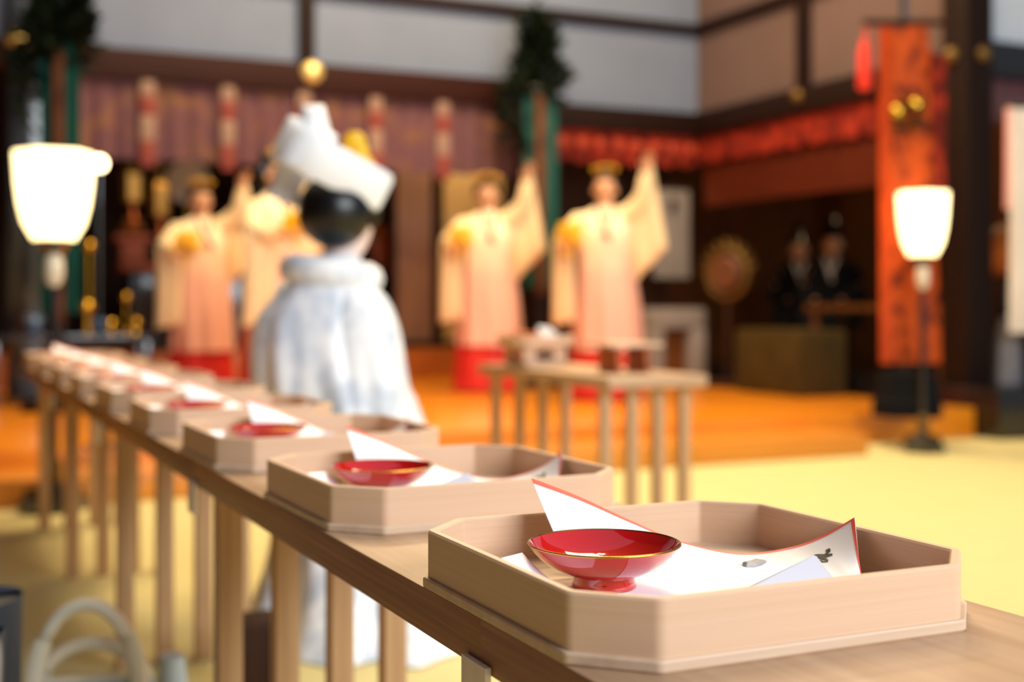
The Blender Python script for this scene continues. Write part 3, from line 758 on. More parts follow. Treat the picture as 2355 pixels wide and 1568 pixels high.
# ------------------------------------------------------------------ people
def body(parent, J, m, facing, fingers=True, name='body'):
    """one continuous skinned body from joint positions"""
    V, E, RD = [], [], []
    def v(p, r): V.append(Vector(p)); RD.append(r if isinstance(r, tuple) else (r, r)); return len(V) - 1
    def e(a, b): E.append((a, b)); return b
    F = Vector(facing).normalized(); S = F.cross(Vector((0, 0, 1))).normalized()   # S: the person's right
    pel = v(J['pelvis'], (0.13, 0.10)); bel = e(pel, v(J['belly'], (0.115, 0.09))); che = e(bel, v(J['chest'], (0.13, 0.10)))
    nkb = e(che, v(J['neck'], 0.052)); hd = Vector(J['head'])
    jaw = e(nkb, v(hd + Vector((0, 0, -0.078)) + F * 0.022, (0.056, 0.072)))
    cheek = e(jaw, v(hd + Vector((0, 0, -0.035)) + F * 0.012, (0.074, 0.094)))
    mid = e(cheek, v(hd + Vector((0, 0, 0.012)), (0.082, 0.106)))
    e(mid, v(hd + Vector((0, 0, 0.062)), (0.078, 0.098)))
    for s in (1, -1):
        k = 'R' if s == 1 else 'L'
        if k + 'sh' in J:
            sh = e(che, v(J[k + 'sh'], 0.058)); el = e(sh, v(J[k + 'el'], 0.040)); wr = e(el, v(J[k + 'wr'], 0.026))
            dr = (Vector(J[k + 'wr']) - Vector(J[k + 'el'])).normalized()
            pn = Vector(J.get(k + 'pn', (0, 0, -1)))
            side = dr.cross(pn).normalized(); pn = side.cross(dr).normalized()
            W0 = Vector(J[k + 'wr'])
            pm = e(wr, v(W0 + dr * 0.045, (0.032, 0.016)))
            pe = e(pm, v(W0 + dr * 0.082, (0.034, 0.013)))
            if fingers:
                for q, (o_, L) in enumerate(((-0.027, 0.062), (-0.009, 0.074), (0.009, 0.069), (0.027, 0.054))):
                    b0 = W0 + dr * 0.092 + side * o_
                    f1 = e(pe, v(b0, 0.0095)); f2 = e(f1, v(b0 + dr * L * 0.45 + pn * L * 0.10, 0.0088)); f3 = e(f2, v(b0 + dr * L * 0.78 + pn * L * 0.32, 0.0082)); e(f3, v(b0 + dr * L * 0.95 + pn * L * 0.55, 0.007))
                t0 = W0 + dr * 0.035 + side * -0.036
                f1 = e(pm, v(t0 + pn * 0.006, 0.0105)); f2 = e(f1, v(t0 + dr * 0.028 + side * -0.018 + pn * 0.014, 0.0095)); e(f2, v(t0 + dr * 0.052 + side * -0.018 + pn * 0.024, 0.008))
        if k + 'hip' in J:
            hp = e(pel, v(J[k + 'hip'], 0.085)); kn = e(hp, v(J[k + 'kn'], 0.058)); an = e(kn, v(J[k + 'an'], 0.038))
            A = Vector(J[k + 'an']); D = Vector(J.get(k + 'toe', tuple(A + F * 0.15 + Vector((0, 0, -0.045))))) - A
            b1 = e(an, v(A + D * 0.45 + Vector((0, 0, -0.008)), (0.036, 0.026))); e(b1, v(A + D, (0.034, 0.016)))
    me = bpy.data.meshes.new(name); me.from_pydata([tuple(p) for p in V], E, [])
    o = bpy.data.objects.new(name, me); COL.objects.link(o); o.parent = parent
    me.materials.append(m)
    md = o.modifiers.new('skin', 'SKIN'); md.use_smooth_shade = True; md.branch_smoothing = 0.4
    for i, sv in enumerate(me.skin_vertices[0].data):
        sv.radius = RD[i]; sv.use_root = (i == 0)
    ss = o.modifiers.new('subdivision', 'SUBSURF'); ss.levels = 2; ss.render_levels = 2
    # face: eyes, brows and mouth
    for s in (1, -1):
        bm = nb(); c = hd + F * 0.086 + S * s * 0.030 + Vector((0, 0, -0.008)); ball(bm, c, 0.0095, 10, sq=(1.25, 1.25, 0.6)); link('eye', bm, M_DARKEYE, o)
        bm = nb(); c = hd + F * -0.005 + S * s * 0.076 + Vector((0, 0, -0.025)); ball(bm, c, 0.028, 12, sq=(0.55, 0.55, 1.0)); link('ear', bm, m, o)
    bm = nb(); tube(bm, [hd + F * 0.080 + Vector((0, 0, 0.0)), hd + F * 0.094 + Vector((0, 0, -0.025)), hd + F * 0.104 + Vector((0, 0, -0.043)), hd + F * 0.088 + Vector((0, 0, -0.052))], [0.006, 0.009, 0.012, 0.008], 10); link('nose', bm, m, o)
    bm = nb(); c = hd + F * 0.088 + Vector((0, 0, -0.074)); ball(bm, c, 0.012, 12, sq=(1.2, 1.2, 0.5)); link('mouth', bm, M_LIP, o)
    return o

def hair_cap(bm, c, r, F, drop=0.55, cut=0.1):
    """hair shell: a ball whose lower front is drawn in behind the face"""
    c = Vector(c); F = Vector(F).normalized(); n = 28; rings = []
    for j in range(1, 18):
        a = math.pi * j / 18; ring = []
        for i in range(n):
            b = 2 * math.pi * i / n
            d = Vector((math.sin(a) * math.cos(b), math.sin(a) * math.sin(b), -math.cos(a)))
            k = 1.0
            fr = d.dot(F)
            if fr > cut and d.z < drop: k = 1.0 - min(0.55, (fr - cut) * 0.8) * min(1.0, (drop - d.z) * 3)
            ring.append(c + d * (r * k))
        rings.append(ring)
    loft(bm, rings)
# --- shrine dancers (local frame: x to the viewer's right, -y towards the viewer)
def make_dancer(label):
    t = thing('dancer_person', label, 'person', group=None)
    Jd = dict(pelvis=(0, 0, 0.88), belly=(0, 0, 1.05), chest=(0, 0, 1.24), neck=(0, 0, 1.42), head=(-0.005, -0.01, 1.595),
              Lsh=(0.17, 0, 1.36), Lel=(0.27, -0.10, 1.47), Lwr=(0.30, -0.14, 1.68), Lpn=(0, -1, 0),
              Rsh=(-0.17, 0, 1.36), Rel=(-0.31, -0.08, 1.16), Rwr=(-0.26, -0.28, 1.16), Rpn=(1, 0, 0),
              Lhip=(0.09, 0, 0.86), Lkn=(0.10, -0.02, 0.48), Lan=(0.10, 0, 0.09), Rhip=(-0.09, 0, 0.86), Rkn=(-0.10, -0.04, 0.48), Ran=(-0.10, -0.02, 0.09))
    b = body(t, Jd, M_SKIN, (0, -1, 0))
    # hair: cap with long tail
    bm = nb(); hair_cap(bm, (-0.005, 0.012, 1.610), 0.112, (0, -1, 0), drop=0.62, cut=0.0); ball(bm, (-0.005, 0.07, 1.705), 0.05, 16)
    tube(bm, [(-0.005, 0.10, 1.605), (-0.005, 0.145, 1.40), (-0.005, 0.165, 1.15), (-0.005, 0.165, 0.95)], [0.04, 0.036, 0.03, 0.012], 12)
    link('hair', bm, M_HAIR, t)
    bm = nb(); 
    for q in range(7):
        a = -0.9 + 0.3 * q
        tube(bm, [(0.070 * math.sin(a) - 0.005, -0.02, 1.690), (0.105 * math.sin(a) - 0.005, -0.035, 1.695 + 0.045 * math.cos(a))], 0.006, 8)
        ball(bm, (0.11 * math.sin(a) - 0.005, -0.038, 1.700 + 0.048 * math.cos(a)), 0.014, 10)
    link('hair_ornament', bm, M_GOLD, t)
    # scarlet hakama
    bm = nb(); robe(bm, [(0, 0, 0.02, 0.27, 0.22, 1), (0, 0, 0.30, 0.25, 0.20, 1), (0, 0, 0.70, 0.205, 0.165, 0.7), (0, 0, 1.02, 0.16, 0.13, 0.2), (0, 0, 1.10, 0.155, 0.128, 0)], folds=14, amp=0.045)
    link('hakama', bm, M_HAK, t, smooth=60)
    # sheer robe: cream over the shoulders, pinkish where the red hakama shows through
    bm = nb(); robe(bm, [(0.01, -0.01, 0.38, 0.255, 0.215, 1), (0.01, -0.01, 0.75, 0.235, 0.19, 0.8), (0, 0, 1.06, 0.198, 0.165, 0.4), (0, 0, 1.22, 0.218, 0.157, 0.2), (0, 0, 1.32, 0.222, 0.135, 0.05), (0, 0, 1.40, 0.165, 0.10, 0), (0, 0, 1.45, 0.085, 0.075, 0), (0, 0.005, 1.475, 0.064, 0.064, 0)], folds=8, amp=0.05, ph=0.6)
    link('robe', bm, M_ROBE, t, smooth=60)
    bm = nb(); tube(bm, [(-0.06, -0.05, 1.46), (-0.035, -0.115, 1.36), (0.03, -0.165, 1.20)], [(0.02, 0.012)] * 3, 10); tube(bm, [(0.06, -0.05, 1.46), (0.03, -0.115, 1.36), (-0.02, -0.16, 1.22)], [(0.02, 0.012)] * 3, 10)
    link('collar', bm, M_STRAPR, t, smooth=60)
    # raised arm sleeve, swept up and falling from the hand
    bm = nb(); tube(bm, [(0.05, 0.01, 1.33), (0.20, -0.04, 1.40), (0.275, -0.105, 1.49), (0.295, -0.13, 1.60), (0.305, -0.14, 1.69)], [0.085, 0.085, 0.075, 0.06, 0.05], 16)
    pillow(bm, (0.15, -0.02, 1.28), (0.335, -0.135, 1.79), (0.45, -0.10, 1.14), (0.225, -0.04, 0.90), 0.075, rip=0.012, nrip=2, n=16)
    link('raised_sleeve', bm, M_CHIH, t, smooth=60)
    bm = nb(); tube(bm, [(-0.04, 0.01, 1.34), (-0.20, -0.02, 1.32), (-0.31, -0.07, 1.20), (-0.30, -0.15, 1.16), (-0.27, -0.24, 1.16)], [0.085, 0.09, 0.08, 0.07, 0.06], 16)
    pillow(bm, (-0.385, -0.08, 1.20), (-0.23, -0.23, 1.16), (-0.24, -0.20, 0.60), (-0.40, -0.08, 0.56), 0.07, rip=0.01, nrip=2, n=16)
    link('lowered_sleeve', bm, M_CHIH, t, smooth=60)
    return t
def make_spray(label):
    bm = nb(); rnd = random.Random(3)
    tube(bm, [(0, 0, -0.12), (0, 0, 0.02)], 0.009, 8)
    for i in range(16):
        p = Vector((rnd.uniform(-.075, .075), rnd.uniform(-.06, .06), rnd.uniform(0.0, 0.12)))
        tube(bm, [(0, 0, 0), p], 0.004, 6)
        for k in range(5):
            a = k * 1.257
            ball(bm, p + Vector((0.02 * math.cos(a), -0.006, 0.02 * math.sin(a))), 0.018, 8, sq=(1, 0.6, 1))
    return tag(link('golden_flower_spray', bm, M_GOLDP), label, 'flower spray', 'golden flower sprays held by the dancers')
dn = make_dancer('x'); fl = make_spray('x')
DAN = [(1393, 9.2, 0.0, 0.96, 'dancing person in cream robe and red hakama with sleeve raised, rightmost on stage'),
       (1122, 10.1, 0.12, 0.98, 'dancing person in cream robe and red hakama left of the sakaki mast at centre'),
       (632, 8.5, 0.85, 0.98, 'dancing person in pinkish robe and red hakama just behind the bride in white'),
       (462, 9.5, 0.35, 0.92, 'dancing person in cream robe and red hakama, leftmost on the stage')]
FLB = ['rightmost dancer', 'dancer left of the centre mast', 'dancer just behind the bride', 'leftmost dancer']
for i, (u, d, rz, sc, lb) in enumerate(DAN):
    p = at(u, d=d)
    o = dn if i == 0 else copy_tree(dn)
    o.location = (p.x, p.y, STZ); o.rotation_euler = (0, 0, -math.atan2(p.x, p.y) + rz); o.scale = (sc,) * 3
    o['label'] = lb; o['group'] = 'dancers on the stage'
    f = fl if i == 0 else copy_tree(fl)
    m = Matrix.Translation(o.location) @ Matrix.Rotation(o.rotation_euler.z, 4, 'Z') @ Matrix.Scale(sc, 4)
    f.location = m @ Vector((-0.25, -0.40, 1.17)); f.rotation_euler = o.rotation_euler
    f['label'] = 'spray of golden paper flowers held in front by the ' + FLB[i]
    f['group'] = 'golden flower sprays held by the dancers'

# --- the bride, seated, seen from behind (local x to the viewer's right, +y away)
def bride():
    d = 3.7; s = d / F_PX; p = at(790, d=d)
    t = thing('bride_person', 'seated person in white wedding kimono and white hood seen from behind', 'person', (p.x, p.y, 0), -math.atan2(p.x, p.y))
    Z = lambda v: CAM_H + (HOR - v) * s
    X = lambda u: (u - 790) * s
    Fd = Vector((0.64, 0.77, -0.05)).normalized()
    Jb = dict(pelvis=(0.0, 0.0, 0.50), belly=(-0.01, 0, 0.64), chest=(-0.03, 0, 0.80), neck=(-0.012, 0, 0.965), head=(-0.004, 0.035, 1.112),
              Rsh=(0.035, -0.06, 0.86), Rel=(0.075, -0.07, 0.66), Rwr=(0.14, 0.12, 0.60), Lsh=(-0.12, 0.10, 0.89), Lel=(-0.06, 0.26, 0.66), Lwr=(0.06, 0.22, 0.60),
              Rhip=(0.05, -0.08, 0.48), Rkn=(0.20, 0.10, 0.44), Ran=(0.20, 0.08, 0.05), Lhip=(-0.05, 0.08, 0.48), Lkn=(0.10, 0.20, 0.44), Lan=(0.10, 0.18, 0.05))
    b = body(t, Jb, M_SKINP, Fd, fingers=True)
    # hair: full black wig, rounded at the back with side wing towards the face
    bm = nb()
    hair_cap(bm, (-0.024, -0.010, 1.120), 0.109, (0.64, 0.77, 0), drop=0.0, cut=0.40)
    ball(bm, (0.02, -0.03, 1.115), 0.05, 20, sq=(0.9, 0.7, 0.9))
    ball(bm, (-0.050, -0.035, 1.090), 0.060, 20, sq=(1.0, 1.0, 0.8))
    ball(bm, (0.055, 0.055, 1.155), 0.07, 18, sq=(0.7, 0.7, 0.9))
    tube(bm, [(0.080, 0.0, 1.16), (0.088, 0.01, 1.11), (0.082, 0.01, 1.075)], [0.028, 0.022, 0.008], 12)
    link('hair', bm, M_HAIR, t)
    # hood: a stiff white band round the head, sloping down towards the face
    bm = nb()
    ax = Vector((X(885) - X(640), 0.12, Z(452) - Z(335))); ax.normalize()
    upv = Vector((0.46, -0.05, 1)); upv = (upv - ax * upv.dot(ax)).normalized(); sd = upv.cross(ax).normalized()
    c0 = Vector((X(764), 0.01, Z(388)))
    Lh, Wh, Hh = 0.170, 0.128, 0.060
    n = 64
    def ring(k, h):
        out = []
        for i in range(n):
            a = 2 * math.pi * i / n
            cx_ = math.copysign(abs(math.cos(a)) ** 0.7, math.cos(a)); sy_ = math.copysign(abs(math.sin(a)) ** 0.7, math.sin(a))
            out.append(c0 + ax * (Lh * k * cx_) + sd * (Wh * k * sy_) + upv * h)
        return out
    loft(bm, [ring(0.93, -Hh * 0.95), ring(1.0, -Hh * 0.8), ring(1.0, Hh * 0.75), ring(0.95, Hh), ring(0.86, Hh * 0.95), ring(0.84, -Hh * 0.9)], cap0=False, cap1=False)
    link('hood_band', bm, M_HAT, t, smooth=50)
    # gathered bow at the back top of the hood
    bm = nb()
    def pp(u, v, y): return Vector((X(u), y, Z(v)))
    pillow(bm, pp(632, 342, -0.03), pp(730, 372, -0.05), pp(742, 285, -0.04), pp(668, 272, -0.02), 0.07, n=10)
    pillow(bm, pp(692, 330, -0.06), pp(770, 345, -0.05), pp(745, 248, -0.03), pp(696, 248, -0.03), 0.06, n=10)
    pillow(bm, pp(700, 365, -0.08), pp(760, 380, -0.07), pp(776, 318, -0.05), pp(716, 290, -0.05), 0.06, n=10)
    link('hood_bow', bm, M_HAT, t, smooth=60)
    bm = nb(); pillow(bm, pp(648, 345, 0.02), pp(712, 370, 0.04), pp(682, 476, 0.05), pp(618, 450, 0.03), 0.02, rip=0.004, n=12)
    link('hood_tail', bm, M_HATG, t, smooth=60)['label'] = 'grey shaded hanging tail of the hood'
    bm = nb()
    for (u, v, r) in ((815, 322, 0.034), (800, 350, 0.03), (826, 345, 0.028), (840, 376, 0.028)): ball(bm, pp(u, v, 0.05), r, 14, sq=(1, 0.6, 1))
    tube(bm, [pp(812, 340, 0.05), pp(800, 400, 0.03)], 0.006, 8); tube(bm, [pp(838, 380, 0.05), pp(826, 420, 0.04)], 0.006, 8)
    link('hair_ornament', bm, M_GOLDP, t)['label'] = 'gold flower hair ornaments'
    # kimono
    bm = nb()
    robe(bm, [(0.10, -0.12, FL + 0.005, 0.36, 0.46, 1), (0.10, -0.06, 0.10, 0.31, 0.38, 1), (0.05, 0.02, 0.30, 0.245, 0.29, 1), (-0.02, 0.02, Z(950), 0.228, 0.24, 0.8), (-0.045, 0, Z(870), 0.215, 0.22, 0.6), (-0.055, 0, Z(800), 0.207, 0.20, 0.4), (-0.055, 0, Z(730), 0.190, 0.17, 0.25),
              (-0.045, 0, Z(680), 0.150, 0.14, 0.1), (-0.035, 0, Z(640), 0.105, 0.11, 0), (-0.02, 0, Z(600), 0.070, 0.075, 0), (-0.015, 0, Z(588), 0.060, 0.066, 0)], folds=9, amp=0.07, n=120, ph=0.8)
    link('kimono', bm, M_KIM, t, smooth=60)
    bm = nb()
    n = 48; rings = []
    for q in range(10):
        a = 2 * math.pi * q / 10
        rings.append([(-0.035 + (0.105 + 0.046 * math.cos(a)) * math.cos(2 * math.pi * i / n), (0.105 + 0.046 * math.cos(a)) * math.sin(2 * math.pi * i / n) + 0.0, Z(630) + 0.045 * math.sin(a) - 0.15 * (0.098 * math.cos(2 * math.pi * i / n))) for i in range(n)])
    vr = [[bm.verts.new(c) for c in r] for r in rings]
    for q in range(10):
        for i in range(n): bm.faces.new((vr[q][i], vr[q][(i + 1) % n], vr[(q + 1) % 10][(i + 1) % n], vr[(q + 1) % 10][i]))
    link('collar', bm, M_KIM, t, smooth=60)
    # sleeves falling at both sides
    bm = nb(); robe(bm, [(0.0, -0.03, 0.915, 0.03, 0.04, 0), (0.025, -0.045, 0.885, 0.085, 0.085, 0), (0.045, -0.07, 0.80, 0.108, 0.11, 0.1), (0.058, -0.085, 0.68, 0.115, 0.125, 0.4), (0.07, -0.10, 0.52, 0.122, 0.13, 0.8), (0.08, -0.12, 0.30, 0.125, 0.14, 1), (0.08, -0.13, 0.15, 0.115, 0.13, 1)], folds=6, amp=0.06, n=72)
    link('sleeve', bm, M_KIM, t, smooth=60)
    bm = nb()
    tube(bm, [(-0.12, 0.09, 0.88), (-0.12, 0.20, 0.76), (-0.04, 0.27, 0.66), (0.09, 0.26, 0.59)], [0.085, 0.095, 0.095, 0.075], 20)
    pillow(bm, (-0.12, 0.27, 0.70), (0.08, 0.30, 0.60), (0.10, 0.31, 0.16), (-0.13, 0.29, 0.14), 0.09, rip=0.014, nrip=2, n=18)
    link('sleeve', bm, M_KIM, t, smooth=60)
bride()

# --- a seated guest at the lower left edge, and the silver bag on the tatami
def guest(loc, rz, label, mk, black_hat=False, sc=1.0, dark=False):
    t = thing('seated_person', label, 'person', loc, rz)
    Jg = dict(pelvis=(0, 0, 0.46), belly=(0, 0, 0.60), chest=(0, 0.0, 0.78), neck=(0, 0, 0.97), head=(0, -0.01, 1.10),
              Rsh=(-0.17, 0, 0.90), Rel=(-0.22, -0.06, 0.64), Rwr=(-0.10, -0.27, 0.575), Lsh=(0.17, 0, 0.90), Lel=(0.22, -0.06, 0.64), Lwr=(0.10, -0.27, 0.575),
              Rhip=(-0.09, 0, 0.45), Rkn=(-0.11, -0.40, 0.45), Ran=(-0.11, -0.40, 0.08), Lhip=(0.09, 0, 0.45), Lkn=(0.11, -0.40, 0.45), Lan=(0.11, -0.40, 0.08))
    body(t, Jg, M_SKIN, (0, -1, 0))
    bm = nb(); hair_cap(bm, (0, 0.012, 1.115), 0.110, (0, -1, 0), drop=0.62, cut=0.0); ball(bm, (0, 0.10, 1.09), 0.05, 16); link('hair', bm, M_HAIR, t)
    bm = nb(); robe(bm, [(0, 0.0, 0.36, 0.21, 0.19, 0.3), (0, 0.0, 0.55, 0.205, 0.18, 0.3), (0, 0, 0.78, 0.215, 0.155, 0.2), (0, 0, 0.90, 0.19, 0.12, 0), (0, 0, 0.965, 0.085, 0.075, 0), (0, 0, 0.985, 0.06, 0.06, 0)], folds=6, amp=0.03)
    tube(bm, [(-0.09, 0.05, 0.46), (-0.10, -0.22, 0.475), (-0.11, -0.42, 0.47), (-0.11, -0.47, 0.36), (-0.11, -0.46, 0.10)], [0.12, 0.125, 0.115, 0.11, 0.115], 18)
    tube(bm, [(0.09, 0.05, 0.46), (0.10, -0.22, 0.475), (0.11, -0.42, 0.47), (0.11, -0.47, 0.36), (0.11, -0.46, 0.10)], [0.12, 0.125, 0.115, 0.11, 0.115], 18)
    link('kimono', bm, mk, t, smooth=60)
    for s in (-1, 1):
        bm = nb(); tube(bm, [(0.14 * s, 0, 0.89), (0.205 * s, -0.03, 0.78), (0.225 * s, -0.06, 0.66), (0.17 * s, -0.17, 0.60), (0.125 * s, -0.24, 0.58)], [0.10, 0.105, 0.105, 0.09, 0.065], 16)
        pillow(bm, (0.215 * s, -0.05, 0.66), (0.125 * s, -0.25, 0.60), (0.185 * s, -0.27, 0.36), (0.255 * s, -0.05, 0.34), 0.10, rip=0.006, n=14)
        link('sleeve', bm, mk, t, smooth=60)
    bm = nb(); tube(bm, [(-0.055, -0.085, 0.97), (0.0, -0.155, 0.82), (0.02, -0.165, 0.76)], [(0.02, 0.012)] * 3, 10); tube(bm, [(0.055, -0.085, 0.97), (0.0, -0.16, 0.82)], [(0.02, 0.012)] * 2, 10); link('collar', bm, M_WHITEC, t)
    if black_hat:
        bm = nb(); robe(bm, [(0, 0.02, 1.165, 0.098, 0.108, 0), (0, 0.03, 1.22, 0.085, 0.10, 0), (0, 0.045, 1.30, 0.06, 0.085, 0), (0, 0.06, 1.36, 0.03, 0.05, 0)], n=28); link('court_hat', bm, M_BLACK, t)
    return t
gl = Vector((-0.49, 2.20, FL))
guest(gl, R(80), 'seated person in dark patterned kimono at the lower left edge', M_NAVY).scale = (1.1, 1.1, 1.14)
def handbag():
    t = thing('handbag', 'silvery satin handbag with two arched handles on the tatami beside the table legs', 'bag', (0.285, 2.40, FL), -0.30)
    bm = nb(); robe(bm, [(0, 0, 0.0, 0.125, 0.055, 0), (0, 0, 0.01, 0.132, 0.062, 0), (0, 0, 0.12, 0.125, 0.055, 0), (0, 0, 0.20, 0.115, 0.042, 0), (0, 0, 0.216, 0.110, 0.034, 0)], n=60)
    link('bag_body', bm, M_BAG, t, smooth=50)
    for y, h in ((-0.034, 0.165), (0.030, 0.080)):
        bm = nb()
        pts = [(0.092 * math.cos(math.pi * i / 24), y, 0.195 + h * math.sin(math.pi * i / 24)) for i in range(25)]
        tube(bm, pts, [(0.017, 0.012)] * 25, 10)
        link('handle', bm, M_HANDLE, t, smooth=60)
    bm = bx((-0.10, -0.012, 0.212), (0.10, 0.012, 0.222), 0.003); link('clasp_bar', bm, M_HANDLE, t)
handbag()
p = at(395, 1530, d=2.55)
bm = nb(); robe(bm, [(0, 0, 0, 0.035, 0.05, 0), (0, 0, 0.10, 0.034, 0.045, 0), (0, 0, p.z + 0.06, 0.024, 0.030, 0)], n=32)
tag(link('pouch', bm, M_BAG, loc=(p.x, p.y, FL), smooth=50), 'small upright silvery pouch to the right of the handbag', 'bag')

p = at(588, d=2.95)
tag(link('lacquer_box', bx((-0.055, -0.07, 0), (0.055, 0.07, 0.17), 0.008), M_DARK, loc=(p.x, p.y, FL)), 'dark brown box on the tatami seen between the legs under the long table', 'box')
# --- musicians in the side room
pm = at(1915, X=7.5)
guest((pm.x, pm.y, 0.3), -2.2 + math.pi * 0.5 - 0.2, 'seated musician person in black robe and tall black hat, nearer the banner', M_BLACKM, True)
pm2 = at(1838, X=7.9)
guest((pm2.x, pm2.y, 0.3), -2.2 + math.pi * 0.5, 'seated musician person in black robe and tall black hat, farther in the side room', M_BLACKM, True)
t = thing('low_music_table', 'long low brown wooden table in front of the musicians', 'table', (7.0, 8.0, 0.3))
link('tabletop', bx((-0.18, -0.9, 0.50), (0.18, 0.75, 0.55), 0.006), M_BROWN, t)
for sy in (-0.8, 0.65):
    for sx in (-0.14, 0.14): link('leg', bx((sx - 0.02, sy - 0.02, 0), (sx + 0.02, sy + 0.02, 0.50), 0.003), M_BROWN, t)
p = at(1815, 870, X=6.20)
t = tag(link('draped_chest', bx((-0.22, -0.42, 0), (0.22, 0.42, 0.50), 0.03), M_OLIVE, loc=(6.18, at(1815, X=6.18).y, STZ)), 'low chest draped in olive cloth against the right wall', 'chest')
# hanging gong drum on a stand
p = at(1685, X=6.2)
t = thing('drum_on_stand', 'round gilt framed drum on a dark stand at the right rear corner', 'drum', (6.15, p.y, STZ), R(-70))
bm = nb()
for q in range(1): 
    rings = []
    for i in range(32):
        a = 2 * math.pi * i / 32
        rings.append([Vector(((0.20 + 0.03 * math.cos(b_ * 0.785)) * math.cos(a), 0.03 * math.sin(b_ * 0.785), 0.95 + (0.20 + 0.03 * math.cos(b_ * 0.785)) * math.sin(a))) for b_ in range(8)])
    rings.append(rings[0])
    loft(bm, rings, cap0=False, cap1=False)
link('gilt_ring', bm, M_DIMGOLD, t)
bm = nb(); rr = [[(r * math.cos(2 * math.pi * i / 32), y, 0.95 + r * math.sin(2 * math.pi * i / 32)) for i in range(32)] for r, y in ((0.13, -0.07), (0.15, -0.05), (0.15, 0.05), (0.13, 0.07))]
loft(bm, rr); link('drum_shell', bm, M_DRUMD, t)
bm = nb(); tube(bm, [(0, 0, 0.74), (0, 0, 0.06)], 0.02, 12); box(bm, (-0.2, -0.12, 0), (0.2, 0.12, 0.06)); link('stand', bm, M_DARK, t)
bm = nb()
for i in range(9):
    a = math.pi * (i + 0.5) / 9
    tube(bm, [(0.23 * math.cos(a), 0, 0.95 + 0.23 * math.sin(a)), (0.30 * math.cos(a + 0.1), 0, 0.95 + 0.30 * math.sin(a + 0.1))], [0.025, 0.004], 8)
link('flame_rays', bm, M_DIMGOLD, t)
# white things in the right rear corner
x0, x1 = at(1503, Y=10.12).x, at(1585, Y=10.12).x
t = thing('hanging_scroll', 'grey white hanging cloth scroll in the right rear corner behind the dancer', 'scroll', (0, 10.12, 0))
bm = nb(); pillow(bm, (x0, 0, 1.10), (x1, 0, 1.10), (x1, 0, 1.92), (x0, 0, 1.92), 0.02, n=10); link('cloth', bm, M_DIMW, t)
bm = nb(); tube(bm, [(x0 - 0.03, 0, 1.93), (x1 + 0.03, 0, 1.93)], 0.014, 10); tube(bm, [((x0 + x1) / 2, 0, 1.93), ((x0 + x1) / 2, 0, 2.41)], 0.004, 6); link('rod', bm, M_DARK, t)
xk = at(1525, Y=10.25).x
bm = nb(); ball(bm, (xk, -0.04, 1.78), 0.055, 14, sq=(0.7, 0.4, 1.2)); link('dark_ornament', bm, M_BLACK, t)
t = thing('white_draped_stand', 'white cloth draped stand with brown gap at the right rear corner', 'stand', (0, 9.6, STZ))
x0, x1 = at(1478, Y=9.6).x, at(1602, Y=9.6).x
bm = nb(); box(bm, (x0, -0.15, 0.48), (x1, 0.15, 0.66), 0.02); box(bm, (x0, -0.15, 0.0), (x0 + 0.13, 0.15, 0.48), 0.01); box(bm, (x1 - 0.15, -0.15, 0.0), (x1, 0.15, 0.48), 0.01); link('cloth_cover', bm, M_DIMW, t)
bm = bx((x0 + 0.14, -0.05, 0.0), (x1 - 0.16, 0.13, 0.47)); link('inner_frame', bm, M_BROWN, t)

# --- right edge: hanging white cloth with pink lining and a round drum
d = 8.6; s = d / F_PX; p = at(2342, d=d)
t = thing('hanging_ritual_cloth', 'long white cloth with pink edge hanging at the right edge of the view', 'hanging cloth', (p.x, p.y, 0.3), -YAW - 0.35)
Z = lambda v: CAM_H + (HOR - v) * s - 0.3
bm = nb(); pillow(bm, (-0.06, 0, Z(765)), (0.30, 0, Z(765)), (0.30, 0, Z(250)), (-0.05, 0, Z(250)), 0.05, rip=0.012, nrip=2, n=18); link('white_cloth', bm, M_WHITEC, t, smooth=60)
bm = nb(); pillow(bm, (-0.085, 0.02, Z(480)), (-0.045, 0.0, Z(480)), (-0.035, 0.0, Z(245)), (-0.08, 0.02, Z(245)), 0.03, n=10); link('pink_edge', bm, M_PINKC, t, smooth=60)
bm = nb(); tube(bm, [(-0.12, 0.02, Z(240)), (0.36, 0.02, Z(240))], 0.015, 10); tube(bm, [(0.34, 0.03, 0.02), (0.34, 0.03, Z(240))], 0.018, 10); box(bm, (0.18, -0.12, 0), (0.5, 0.18, 0.03)); link('frame', bm, M_BLACK, t)
p = at(2340, 580, d=9.6)
t = thing('barrel_drum', 'round orange brown drum partly behind the white cloth at the right edge', 'drum', (p.x, p.y, 0.3), -YAW + 0.5)
zc = p.z - 0.3
bm = nb(); rr = [[(r * math.cos(2 * math.pi * i / 36), y, zc + r * math.sin(2 * math.pi * i / 36)) for i in range(36)] for r, y in ((0.18, -0.16), (0.22, -0.1), (0.235, 0.0), (0.22, 0.1), (0.18, 0.16))]
loft(bm, rr); link('drum_barrel', bm, M_DRUM, t)
bm = nb(); box(bm, (-0.2, -0.12, 0), (0.2, 0.12, 0.05)); box(bm, (-0.16, -0.03, 0.05), (-0.12, 0.03, zc - 0.15)); box(bm, (0.12, -0.03, 0.05), (0.16, 0.03, zc - 0.15)); link('stand', bm, M_BLACK, t)
p = at(2318, d=8.9)
bm = nb(); robe(bm, [(0, 0, 0, 0.10, 0.09, 1), (0, 0, 0.3, 0.085, 0.08, 0.7), (0, 0, 0.46, 0.05, 0.05, 0.2)], folds=6, amp=0.06, n=48)
tag(link('grey_cloth_bundle', bm, M_GREYK, loc=(p.x, p.y, 0.3), smooth=60), 'dim grey cloth bundle under the white hanging cloth at right edge', 'cloth')

